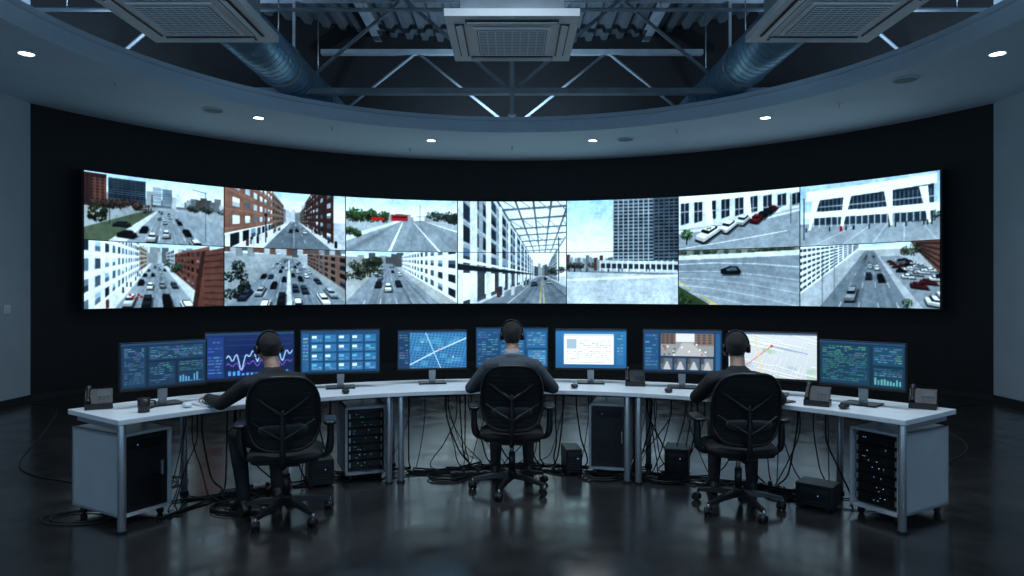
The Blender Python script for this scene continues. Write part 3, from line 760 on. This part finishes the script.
def keyboard(ad,R,face):
    b=MB(); b.box((0,0,.009),(.44,.14,.016),BLACKPL,rx=rad(2))
    for j in range(5):
        for i in range(15): b.box((-.203+.029*i,-.052+.026*j,.021),(.024,.021,.007),DARKMETAL)
    x,y=dp(ad,R); b.build('keyboard',(x,y,DT+.004),rad(face),bevel=.002)
keyboard(-33.5,3.19,34);keyboard(0,3.20,0);keyboard(32,3.20,-30)
def mouse(ad,R,face,m=None):
    b=MB(); b.sup((0,0,.018),(.031,.055,.018),m or BLACKPL,.9,.8,20,10); b.cyl((-.003,.03,.031),(.003,.03,.031),.008,DARKMETAL,n=10); x,y=dp(ad,R); b.build('computer_mouse',(x,y,DT+.001),rad(face))
mouse(-46,3.22,40,WHITEPL);mouse(-25,3.18,20);mouse(9.5,3.22,0);mouse(47,3.20,-45);mouse(23.5,3.2,-20)
b=MB()
for k in range(4): b.box((.004*k,.003*k,.002+.002*k),(.21,.297,.0015),WHITEPL,rz=.05*k)
x,y=dp(-43.0,3.27); b.build('paper_stack',(x,y,DT+.001),rad(50))
b=MB(); b.box((0,0,.006),(.12,.2,.01),BLACKPL); b.box((0,0,.0115),(.10,.17,.001),DARKMETAL); x,y=dp(39.2,3.15); b.build('tablet',(x,y,DT+.001),rad(-60),bevel=.002)

# ------------------------------------------------------------ cabinets under desk
def cabinet(ad,R,w=.36,d=.58,h=.56,turn=0,solid=False,name='server_cabinet'):
    b=MB(); t=.02; z0=.06
    for sx in(-1,1): b.box((sx*(w/2-t/2),0,z0+h/2),(t,d,h),CABGREY)
    b.box((0,0,z0+h-t/2),(w,d,t),CABGREY); b.box((0,0,z0+t/2),(w,d,t),CABGREY); b.box((0,d/2-t/2,z0+h/2),(w,t,h),CABGREY)
    b.box((0,.02,z0+h/2),(w-2*t-.01,d-.08,h-2*t-.01),BLACKPL)
    n=7; r=random.Random(int(ad*10)); fy=-d/2+.03
    if solid:
        b.box((0,fy,z0+h/2),(w-2*t-.006,.022,h-2*t-.006),BLACKPL)
        for k in range(12): b.box((0,fy-.013,z0+.06+.016*k),(w*.62,.006,.006),DARKMETAL)
        b.box((0,fy-.013,z0+h-.09),(w*.62,.006,.06),DARKMETAL); b.box((w*.32,fy-.02,z0+h*.5),(.012,.02,.10),SILVER); b.box((-.06,fy-.017,z0+h-.09),(.008,.004,.004),LEDB)
    else:
        for k in range(n):
            z=z0+.045+(h-.09)*(k+.5)/n
            b.box((0,fy+.01,z),(w-2*t-.02,.02,(h-.09)/n-.008),DARKMETAL)
            b.box((-(w/2-t-.02),fy-.004,z),(.012,.012,.04),SILVER); b.box(((w/2-t-.02),fy-.004,z),(.012,.012,.04),SILVER)
            for q in range(7): b.box((-.09+.028*q,fy-.0005,z-.008),(.018,.003,.012),BLACKPL)
            for q in range(r.randint(2,4)): b.box((-.10+.2*r.random(),fy-.002,z+.012*r.choice([-1,1,1])),(.005,.003,.004),r.choice([LEDB,LEDB,LEDG,LEDO]))
    for sx in(-1,1):
        for sy in(-1,1): 
            b.cyl((sx*(w/2-.05)-.012,sy*(d/2-.06),.028),(sx*(w/2-.05)+.012,sy*(d/2-.06),.028),.028,BLACKPL,n=14); b.box((sx*(w/2-.05),sy*(d/2-.06),.052),(.04,.04,.015),DARKMETAL)
    a=rad(ad); b.build(name,(R*sin(a),DC+R*cos(a),0),-a+rad(turn),bevel=.003)
cabinet(-51.3,3.55,turn=9,solid=True,d=.60); cabinet(51.0,3.55,turn=-9,d=.60); cabinet(-21.8,3.50,.34,.5); cabinet(14.6,3.50,.34,.5,solid=True)
def tower(x,y,rz,w=.16,d=.36,h=.34):
    b=MB(); b.box((0,0,h/2+.015),(w,d,h),BLACKPL)
    b.box((0,-d/2-.004,h/2+.015),(w*.92,.008,h*.95),DARKMETAL)
    for k in range(int((h-.1)/.022)): b.box((0,-d/2-.010,.03+.022*k),(w*.7,.005,.006),BLACKPL)
    b.box((0,-d/2-.010,h-.03),(w*.75,.006,.03),BLACKPL); b.cyl((.03,-d/2-.008,h-.06),(.03,-d/2-.012,h-.06),.004,LEDB,n=10)
    for sx in(-1,1): b.box((sx*w*.35,0,.0075),(.03,d*.9,.015),RUBBER)
    b.build('pc_tower',(x,y,0),rz,bevel=.003)
tower(-1.58,5.60,.4,h=.20,w=.2,d=.25); tower(.52,5.98,.1,h=.2,w=.14,d=.26); tower(1.43,5.90,-.3,h=.22,w=.2,d=.26); tower(2.25,5.02,-.7,h=.16,w=.26,d=.2)
# cables
def cables():
    b=MB(); r=random.Random(11)
    def ctr(ad0,R0,n,spread):
        for k in range(n):
            a=ad0+spread*(r.random()-.5)*2; x,y=dp(a,3.62+.1*r.random())
            x2,y2=dp(a+r.uniform(-5,5),3.3+.35*r.random()); x3,y3=dp(a+r.uniform(-9,9),3.15+.4*r.random()); x4,y4=dp(a+r.uniform(-11,11),3.35+.3*r.random())
            rr=r.choice([.004,.005,.007])
            sag=r.uniform(.1,.5)
            b.tube([(x,y,.64),(x*.98+x2*.02,y*.98+y2*.02,.40+.1*r.random()),((x+x2)/2,(y+y2)/2,sag*.5),(x2,y2,rr),(x3,y3,rr),(x4,y4,rr+.003)],rr,RUBBER,6,6)
    ctr(-37,3.5,12,7);ctr(-9,3.5,15,6);ctr(7,3.5,12,5);ctr(23,3.5,13,4);ctr(37,3.5,12,6);ctr(-28,3.5,7,3)
    for (cx,cy,R,n) in [(-2.05,5.15,.13,5),(-.55,5.75,.16,4),(1.3,5.65,.14,5),(2.1,5.25,.14,4),(-.15,6.0,.12,4),(-3.0,4.75,.2,2),(-2.95,5.6,.22,2),(-1.95,4.95,.17,4),(.75,5.75,.15,4)]:
        for k in range(n):
            ph=r.random()*6; q=R*(.75+.5*r.random())
            b.tube([(cx+q*cos(ph+t*pi/5)*(1+.15*r.random()),cy+q*.7*sin(ph+t*pi/5),.006+.006*k) for t in range(11)],.005,RUBBER,6,4)
    b.tube([(-3.0,5.4,.006),(-3.6,5.6,.006),(-4.4,6.1,.006),(-5.2,7.6,.006),(-6.0,9.0,.006),(-6.6,9.4,.006)],.006,RUBBER,6,8)
    b.tube([(3.1,5.3,.006),(3.6,5.9,.006),(4.6,6.9,.006),(5.2,8.6,.006),(6.4,9.4,.006)],.006,RUBBER,6,8)
    b.build('cable_bundle')
cables()
for (x,y,rz) in((-1.98,5.35,.5),(-.35,5.8,.1),(1.05,5.70,-.4),(2.0,5.45,-.7)):
    b=MB(); b.box((0,0,.02),(.34,.055,.04),BLACKPL)
    for k in range(5): b.box((-.12+.06*k,0,.042),(.035,.035,.006),DARKMETAL); b.box((-.12+.06*k,.0,.055),(.026,.03,.03),BLACKPL) if k%2 else None
    b.build('power_strip',(x,y,0),rz,bevel=.003)
b=MB(); b.box((0,0,0),(.012,.12,.12),WHITEPL); b.box((.009,0,0),(.008,.05,.07),WHITEPL); b.build('light_switch',(-XS+.007,9.15,1.31),bevel=.003)

# ------------------------------------------------------------ chairs
def chair(x,y,face,spin,backlean=-.06):
    e=empty('office_chair',(x,y,0),rad(face))
    b=MB()
    for k in range(5):
        a=spin+k*2*pi/5; d=Vector((cos(a),sin(a),0)); s=Vector((-sin(a),cos(a),0))
        p0=d*.03+Vector((0,0,.125)); p1=d*.31+Vector((0,0,.085))
        vs=[]
        for p,w,h in((p0,.032,.028),(d*.17+Vector((0,0,.112)),.026,.020),(p1,.018,.014)):
            vs+=[p-s*w-Vector((0,0,h)),p+s*w-Vector((0,0,h)),p+s*w*.7+Vector((0,0,h*.6)),p-s*w*.7+Vector((0,0,h*.6))]
        fs=[]
        for j in range(2):
            for q in range(4): fs.append((4*j+q,4*j+(q+1)%4,4*j+4+(q+1)%4,4*j+4+q))
        fs+=[(3,2,1,0),(8,9,10,11)]
        b.add(vs,fs,CHAIRPL)
        c=d*.31; b.cyl(c+Vector((0,0,.05)),c+Vector((0,0,.085)),.009,SILVER,n=8)
        ra=a+1.1*(k%3-1)+.4; w=Vector((cos(ra),sin(ra),0)); cc=c-Vector((-sin(ra),cos(ra),0))*.012
        for sg in(-1,1): b.cyl(cc+w*sg*.008+Vector((0,0,.029)),cc+w*sg*.026+Vector((0,0,.029)),.028,RUBBER,n=16)
        b.cyl(cc-w*.012+Vector((0,0,.034)),cc+w*.012+Vector((0,0,.034)),.027,CHAIRPL,n=12)
    b.cyl((0,0,.09),(0,0,.16),.045,CHAIRPL,.035,20); b.cyl((0,0,.15),(0,0,.30),.026,CHAIRPL,n=16); b.cyl((0,0,.28),(0,0,.40),.016,SILVER,n=16)
    b.box((0,-.02,.405),(.20,.26,.045),CHAIRPL); b.cyl((.10,.04,.40),(.24,.04,.395),.008,CHAIRPL,n=8)
    b.sup((0,.01,.455),(.250,.245,.035),CHAIRFAB,.55,.45,40,12); b.sup((0,.01,.430),(.230,.225,.020),CHAIRPL,.3,.4,32,8)
    b.tube([(0,-.08,.40),(0,-.22,.40),(0,-.30,.47),(0,-.315,.62),(0,-.31,.80)],[.026,.024,.024,.020,.016],CHAIRPL,10,6,flat=.7)
    for sg in(-1,1): b.tube([(0,-.312,.60),(sg*.10,-.30,.66),(sg*.200,-.250,.72)],[.014,.012,.009],CHAIRPL,8,5); b.tube([(0,-.312,.76),(sg*.10,-.295,.83),(sg*.195,-.245,.90)],[.014,.012,.009],CHAIRPL,8,5)
    def bp_(s,t,off):
        z=.765+.250*t
        w=.232-.045*max(0,t)**2-.03*max(0,-t)**2
        X=w*s
        Y=-.245+.055*s*s+backlean*(t*.5+.5)+.03*cos((t+.35)*2.2)+off
        return Vector((X,Y,z))
    def sq(a,rr):
        ex=.50; c=math.copysign(abs(cos(a))**ex,cos(a));s_=math.copysign(abs(sin(a))**ex,sin(a)); return c*rr,s_*rr
    NU,NR=56,9
    for off,m in((0.0,CHAIRFAB),(-.008,CHAIRFAB)):
        vs=[bp_(0,0,off)];fs=[]
        for r_ in range(1,NR+1):
            for i in range(NU): s_,t_=sq(2*pi*i/NU,r_/NR); vs.append(bp_(s_,t_,off*(1-.5*(r_/NR)**6)))
        for i in range(NU): fs.append((0,1+i,1+(i+1)%NU))
        for r_ in range(NR-1):
            for i in range(NU): j=(i+1)%NU; fs.append((1+r_*NU+i,1+(r_+1)*NU+i,1+(r_+1)*NU+j,1+r_*NU+j))
        b.add(vs,fs,m,True)
    b.tube([bp_(*sq(2*pi*i/NU,1.0),-.004) for i in range(NU)],.013,CHAIRPL,8,1,True)
    for k in range(13):  # horizontal weave bands of the mesh back
        t=-.84+1.68*k/12; b.tube([bp_(s_,t,-.011) for s_ in (-.86,-.5,0,.5,.86)],.0022,CHAIRPL,5,3)
    b.sup((0,-.270+backlean*.3,.66),(.16,.012,.045),CHAIRPL,.6,.5,24,10)
    for sg in(-1,1):
        b.tube([(sg*.15,-.02,.42),(sg*.26,-.02,.425),(sg*.295,-.03,.48),(sg*.30,-.03,.64)],[.017,.018,.020,.018],CHAIRPL,10,6,flat=1.4)
        b.sup((sg*.295,.01,.662),(.045,.135,.017),CHAIRPL,.5,.45,28,8)
    b.build('chair_frame',parent=e)
    return e

# ------------------------------------------------------------ people
def ico(sub):
    bm=bmesh.new(); bmesh.ops.create_icosphere(bm,subdivisions=sub,radius=1); V=np.array([v.co[:] for v in bm.verts]); bm.free(); return V
ICO=ico(4); ICOm=ico(3); ICOs=ico(2)
SKIN=mat('skin',(.38,.22,.16),.5,0,.08,30)
HAIR=mat('dark_hair',(.010,.009,.009),.6,0,.4,120,.6,260)
EYE=mat('eye_white',(.6,.6,.6),.2); LIP=mat('lips',(.33,.165,.13),.45); IRIS=mat('iris',(.03,.02,.015),.2)
SHOE=mat('black_leather',(.012,.012,.013),.35)
def man(x,y,face,topcol,pantscol,arms,feet,drop=0.,headturn=0.,lean=0.,collar=None,idx=0,hair=HAIR):
    e=empty('man',(x,y,0),rad(face))
    parts=[]
    def seg(c0,r0,c1,r1,lab):
        r0=(r0,)*3 if not isinstance(r0,tuple) else r0; r1=(r1,)*3 if not isinstance(r1,tuple) else r1
        parts.append((np.array(c0,float),np.array(r0,float),np.array(c1,float),np.array(r1,float),lab))
    L=lean; d=drop
    pel=(0,-.06,.575); wst=(0,-.075+L*.25,.72-d*.3); che=(0,-.05+L*.6,.89-d*.7); sho=(0,-.035+L,.985-d)
    seg(pel,(.175,.135,.095),wst,(.150,.115,.08),'top'); seg(wst,(.150,.115,.08),che,(.170,.120,.10),'top')
    seg(che,(.170,.120,.10),sho,(.158,.095,.060),'top')
    seg((0,-.05,.555),(.175,.14,.08),(0,-.0,.545),(.17,.12,.07),'pants')
    nb=(0,-.025+L,1.052-d); seg((0,-.035+L,.995-d),(.13,.078,.05),nb,(.064,.060,.030),'top')
    hx,hy,hz=0,.055+L*1.25,1.192-d
    seg((0,-.018+L,1.05-d),.054,(0,.02+L*1.15,1.13-d),.052,'skin')
    if collar: seg((0,-.022+L,1.066-d),(.066,.064,.016),(0,-.012+L,1.084-d),(.062,.060,.014),'collar')
    ht=rad(headturn); ch,sh=cos(ht),sin(ht)
    def H(a,b_,c_): return (hx+a*ch-b_*sh, hy+a*sh+b_*ch, hz+c_)
    seg(H(0,-.014,.025),(.074,.090,.084),H(0,.010,.020),(.069,.084,.078),'skin')
    seg(H(0,.040,.035),(.052,.048,.040),H(0,.042,-.030),(.046,.046,.040),'skin')
    seg(H(0,.030,-.040),(.052,.052,.036),H(0,.052,-.082),(.026,.028,.020),'skin')
    seg(H(-.038,.048,-.018),(.020,.024,.022),H(-.036,.030,-.055),(.020,.030,.022),'skin')
    seg(H(.038,.048,-.018),(.020,.024,.022),H(.036,.030,-.055),(.020,.030,.022),'skin')
    seg(H(-.036,.074,.028),(.014,.012,.007),H(.036,.074,.028),(.014,.012,.007),'skin')
    seg(H(0,.083,.018),.009,H(0,.101,-.018),.0110,'skin'); seg(H(-.010,.090,-.024),.0080,H(.010,.090,-.024),.0080,'skin')
    for sg in(-1,1):
        seg(H(sg*.046,.074,.033),(.008,.007,.004),H(sg*.018,.085,.034),(.009,.007,.004),'hair')
        seg(H(sg*.031,.0725,.011),(.0135,.012,.0095),H(sg*.0312,.073,.011),(.0135,.012,.0095),'eye')
        seg(H(sg*.031,.0805,.011),.0056,H(sg*.031,.081,.011),.0056,'iris')
        seg(H(sg*.031,.073,.0185),(.0150,.012,.0050),H(sg*.0312,.073,.0190),(.0150,.012,.0050),'skin')
        seg(H(sg*.074,-.006,.012),(.010,.018,.022),H(sg*.072,.000,-.026),(.008,.010,.012),'skin')
    seg(H(-.017,.078,-.050),(.007,.009,.004),H(.017,.078,-.050),(.007,.009,.004),'lip')
    seg(H(-.012,.078,-.057),(.007,.009,.005),H(.012,.078,-.057),(.007,.009,.005),'lip')
    seg(H(0,-.022,.036),(.080,.090,.084),H(0,.014,.050),(.074,.080,.066),'hair')
    seg(H(0,-.050,-.025),(.062,.052,.035),H(0,-.035,.01),(.076,.074,.05),'hair')
    for sg in (-1,1): seg(H(sg*.068,.020,.045),(.012,.022,.030),H(sg*.069,.022,.012),(.008,.010,.014),'hair')
    for sg,(elb,wri,hd,curl) in zip((-1,1),arms):
        shp=(sg*.180,-.035+L,.955-d)
        seg((sg*.10,-.035+L,.985-d),(.07,.078,.052),shp,(.060,.066,.062),'top')
        seg(shp,(.060,.066,.062),elb,.047,'top'); mid=[a*.6+b_*.4 for a,b_ in zip(elb,wri)]
        seg(elb,.047,mid,.045,'top'); seg(mid,.045,wri,.033,'top')
        f=Vector(hd).normalized(); up=Vector((0,0,1)); up=(up-f*up.dot(f)).normalized(); s=f.cross(up)*(-sg)
        w=Vector(wri); back=(w-Vector(elb)).normalized()
        seg(tuple(w-back*.006),.0345,tuple(w+back*.004),.034,'cuff')
        P=lambda a,b_,c_: tuple(w+f*a+s*b_+up*c_)
        seg(P(-.01,0,0),(.026,.026,.022),P(.03,0,0),(.027,.027,.018),'skin')
        for o in(-.027,-.009,.009,.027): seg(P(.02,o*.6,0),.016,P(.088,o,0),.0120,'skin')
        for o,ln in((.031,.072),(.0105,.080),(-.0105,.074),(-.031,.058)):
            p=Vector(P(.090,o,0)); ang=curl*.2; dirs=f+s*(o*5.0)
            for k,fr in enumerate((.45,.32,.23)):
                ang+=curl*(.25,.8,.5)[k]; dv=(dirs.normalized()*cos(ang)-up*sin(ang)); q=p+dv*ln*fr
                seg(tuple(p),.0088-.0005*k,tuple(q),.0083-.0005*k,'skin'); p=q
        p=Vector(P(.015,.020,-.006)); q=p+(f*.65+s*.8-up*.1).normalized()*.044; t_=q+(f*.93+s*.3-up*.2).normalized()*.032; u_=t_+(f*.98+s*.02-up*.25).normalized()*.024
        seg(tuple(p),.014,tuple(q),.0112,'skin'); seg(tuple(q),.0108,tuple(t_),.0095,'skin'); seg(tuple(t_),.0095,tuple(u_),.0082,'skin')
    for sg,(kne,ank,toe) in zip((-1,1),feet):
        hip=(sg*.095,-.03,.55); seg(hip,(.088,.09,.078),kne,.060,'pants')
        mid=[a*.6+b_*.4 for a,b_ in zip(kne,ank)]; mid[1]-=.012
        seg(kne,.060,tuple(mid),.056,'pants'); seg(tuple(mid),.056,ank,.044,'pants')
        an=Vector(ank);to=Vector(toe); dd=(to-an); dd.z=0; dd.normalize()
        heel=an-dd*.035; heel.z=.042; seg((an.x,an.y,an.z-.03),.040,tuple(heel),(.036,.036,.038),'shoe')
        ball=heel+dd*.15; ball.z=.036; tip=heel+dd*.235; tip.z=.030
        seg(tuple(an+Vector((0,0,-.03))),.038,tuple(ball),(.042,.042,.032),'shoe'); seg(tuple(heel),(.036,.036,.038),tuple(ball),(.044,.044,.032),'shoe'); seg(tuple(ball),(.044,.044,.032),tuple(tip),(.032,.032,.024),'shoe')
    V=[];F=[];o=0
    for c0,r0,c1,r1,lab in parts:
        mr_=max(r0.max(),r1.max()); I=ICO if mr_>.07 else ICOm if mr_>.028 else ICOs
        pts=np.concatenate([I*r0+c0,I*r1+c1])
        bm=bmesh.new(); bvs=[bm.verts.new(p) for p in pts]
        res=bmesh.ops.convex_hull(bm,input=bvs)
        dele=[g_ for g_ in set(res['geom_interior']+res['geom_unused']) if isinstance(g_,bmesh.types.BMVert)]
        bmesh.ops.delete(bm,geom=dele,context='VERTS')
        bm.verts.index_update(); V+= [v.co[:] for v in bm.verts]; F+=[[o+v.index for v in f.verts] for f in bm.faces]; o=len(V); bm.free()
    me=bpy.data.meshes.new('b'); me.from_pydata(V,[],F); me.update()
    ob=bpy.data.objects.new('b',me); scene.collection.objects.link(ob)
    rm=ob.modifiers.new('r','REMESH'); rm.mode='VOXEL'; rm.voxel_size=.0042; rm.use_smooth_shade=True
    sm=ob.modifiers.new('s','SMOOTH'); sm.factor=.5; sm.iterations=6
    dg=bpy.context.evaluated_depsgraph_get(); me2=bpy.data.meshes.new_from_object(ob.evaluated_get(dg)); bpy.data.objects.remove(ob)
    ms={'top':mat('jacket_%d'%idx,topcol,.85,0,.25,14,.6,14),'pants':mat('trousers_%d'%idx,pantscol,.85,0,.2,14,.4,18),'skin':SKIN,'hair':hair,'eye':EYE,'lip':LIP,'shoe':SHOE,'collar':mat('collar_%d'%idx,collar or topcol,.8),'iris':IRIS,'cuff':mat('cuff_%d'%idx,[c*.7 for c in topcol],.8)}
    labs=list(ms); 
    for l in labs: me2.materials.append(ms[l])
    nF=len(me2.polygons); C=np.empty(nF*3); me2.polygons.foreach_get('center',C); C=C.reshape(-1,3)
    best=np.full(nF,1e9);lab=np.zeros(nF,np.int32)
    for c0,r0,c1,r1,lb in parts:
        ax=c1-c0; t=np.clip(((C-c0)@ax)/max(ax@ax,1e-9),0,1)[:,None]; r_=r0+(r1-r0)*t; dv=(C-(c0+ax*t)); q=np.sqrt(((dv/r_)**2).sum(1)); dist=(q-1)*r_.min(1)
        if lb in('hair','eye','lip','shoe','collar','iris','cuff'): dist-=.0015+(.001 if lb=='iris' else 0)
        mk=dist<best; best[mk]=dist[mk]; lab[mk]=labs.index(lb)
    me2.polygons.foreach_set('material_index',lab); me2.polygons.foreach_set('use_smooth',np.ones(nF,bool)); me2.update()
    me2.name='body'; body=bpy.data.objects.new('body',me2); scene.collection.objects.link(body); body.parent=e
    b=MB(); M=Matrix.Translation((hx,hy,hz))@Matrix.Rotation(ht,4,'Z')
    b.tube([(.088*cos(pi*i/12)*1.0,-.002,.0+.128*sin(pi*i/12)**.85) for i in range(13)],.005,BLACKPL,8,3,M=M,flat=1.8)
    for sg in(-1,1):
        b.cyl((sg*.080,-.002,-.003),(sg*.099,-.002,-.003),.034,BLACKPL,.029,20,M=M); b.cyl((sg*.074,-.002,-.003),(sg*.084,-.002,-.003),.032,DARKMETAL,n=20,M=M)
    b.tube([(-.094,.01,-.02),(-.094,.06,-.05),(-.07,.10,-.068),(-.03,.108,-.066)],.0035,BLACKPL,6,5,M=M); b.sup((-.026,.108,-.066),(.010,.007,.007),BLACKPL,1,1,12,8,M=M)
    b.build('headset',parent=e)
    return e
stdfeet=(((-.13,.38,.53),(-.14,.36,.12),(-.16,.6,.03)),((.13,.38,.53),(.14,.36,.12),(.16,.6,.03)))
tuck=(((-.17,.36,.53),(-.17,.16,.13),(-.20,.4,.03)),((.13,.40,.53),(.13,.36,.12),(.15,.6,.03)))
JB=(.012,.013,.016)
chair(-1.58,4.78,14,.35); 
man(-1.66,4.80,38,JB,(.010,.010,.013),(((-.31,.22,.79),(-.33,.46,.80),(0.05,1,-.12),.35),((.27,.19,.79),(.16,.39,.80),(-.2,1,-.05),.4)),tuck,drop=.03,lean=.08,headturn=0,idx=1)
chair(0,5.43,0,pi/2+.31)
man(0,5.43,0,(.055,.066,.080),(.012,.012,.015),(((-.33,.04,.80),(-.17,.29,.80),(.25,1,-.05),.4),((.33,.04,.80),(.17,.29,.80),(-.25,1,-.05),.4)),stdfeet,drop=-.02,lean=.03,collar=(.30,.33,.37),idx=2)
chair(1.64,4.95,-4,.0)
man(1.64,4.95,-12,JB,(.010,.010,.013),(((-.29,.08,.79),(-.15,.36,.80),(.2,1,-.05),.4),((.30,.08,.79),(.17,.38,.80),(-.1,1,-.05),.4)),stdfeet,drop=.035,lean=.04,headturn=-8,idx=3)

# ------------------------------------------------------------ lights
w=bpy.data.worlds.new('world'); scene.world=w; w.use_nodes=True
w.node_tree.nodes['Background'].inputs[0].default_value=(.02,.05,.09,1); w.node_tree.nodes['Background'].inputs[1].default_value=.3
for i,(a) in enumerate((-60,0,60)):
    t=rad(a); R=5.5
    b=MB(); b.box((0,0,.02),(1.6,.08,.04),STEELP); o=b.build('cove_light',(R*sin(t),CY+R*cos(t),CEIL+FH+.01),-t)
    l=bpy.data.lights.new('led_strip','AREA'); l.shape='RECTANGLE'; l.size=1.5; l.size_y=.06; l.energy=70; l.color=(.50,.75,1)
    lo=bpy.data.objects.new('led_strip',l); scene.collection.objects.link(lo); lo.parent=o; lo.location=(0,0,.06); lo.rotation_euler=(pi-.5,0,0)
for x,y in((-2.2,4.4),(0,4.9),(2.2,4.4)):  # added fill lights above the frame, brighten desk and room from overhead
    b=MB(); b.box((0,0,.03),(1.2,.12,.06),STEELP)
    for sx in(-.5,.5): b.cyl((sx,0,.05),(sx,0,1.5),.006,SILVER,n=6)
    o=b.build('overhead_fill_strip',(x,y,5.0))
    l=bpy.data.lights.new('tube','AREA'); l.shape='RECTANGLE'; l.size=1.15; l.size_y=.1; l.energy=38; l.color=(.72,.87,1); l.spread=rad(120)
    lo=bpy.data.objects.new('tube',l); scene.collection.objects.link(lo); lo.parent=o; lo.location=(0,0,-.005)
GLOBE=mat('fill_globe_glow',(.8,.85,.9),.3,emit=(.6,.82,1),estr=2.5)  # glowing shell of the added fill globes
for x in(-3.2,3.2):  # added fill lights behind the camera, lift soffit underside and walls
    b=MB(); b.sup((0,0,0),(.16,.16,.16),GLOBE,1,1,24,14); b.cyl((0,0,.15),(0,0,TOP-.13-2.9),.008,SILVER,n=6); b.cyl((0,0,.14),(0,0,.20),.04,SILVER,n=14)
    o=b.build('rear_fill_globe',(x,-1.4,2.9))
    for zz in(-.24,.24):
        l=bpy.data.lights.new('fill_point','POINT'); l.energy=70 if zz<0 else 115; l.color=(.46,.74,1); l.shadow_soft_size=.08
        lo=bpy.data.objects.new('fill_point',l); scene.collection.objects.link(lo); lo.parent=o; lo.location=(0,0,zz)

cd=bpy.data.cameras.new('camera'); cd.lens=24; cd.sensor_width=36; cd.clip_end=100
co=bpy.data.objects.new('camera',cd); scene.collection.objects.link(co); co.location=(0,0,1.6); co.rotation_euler=(pi/2,0,0); scene.camera=co
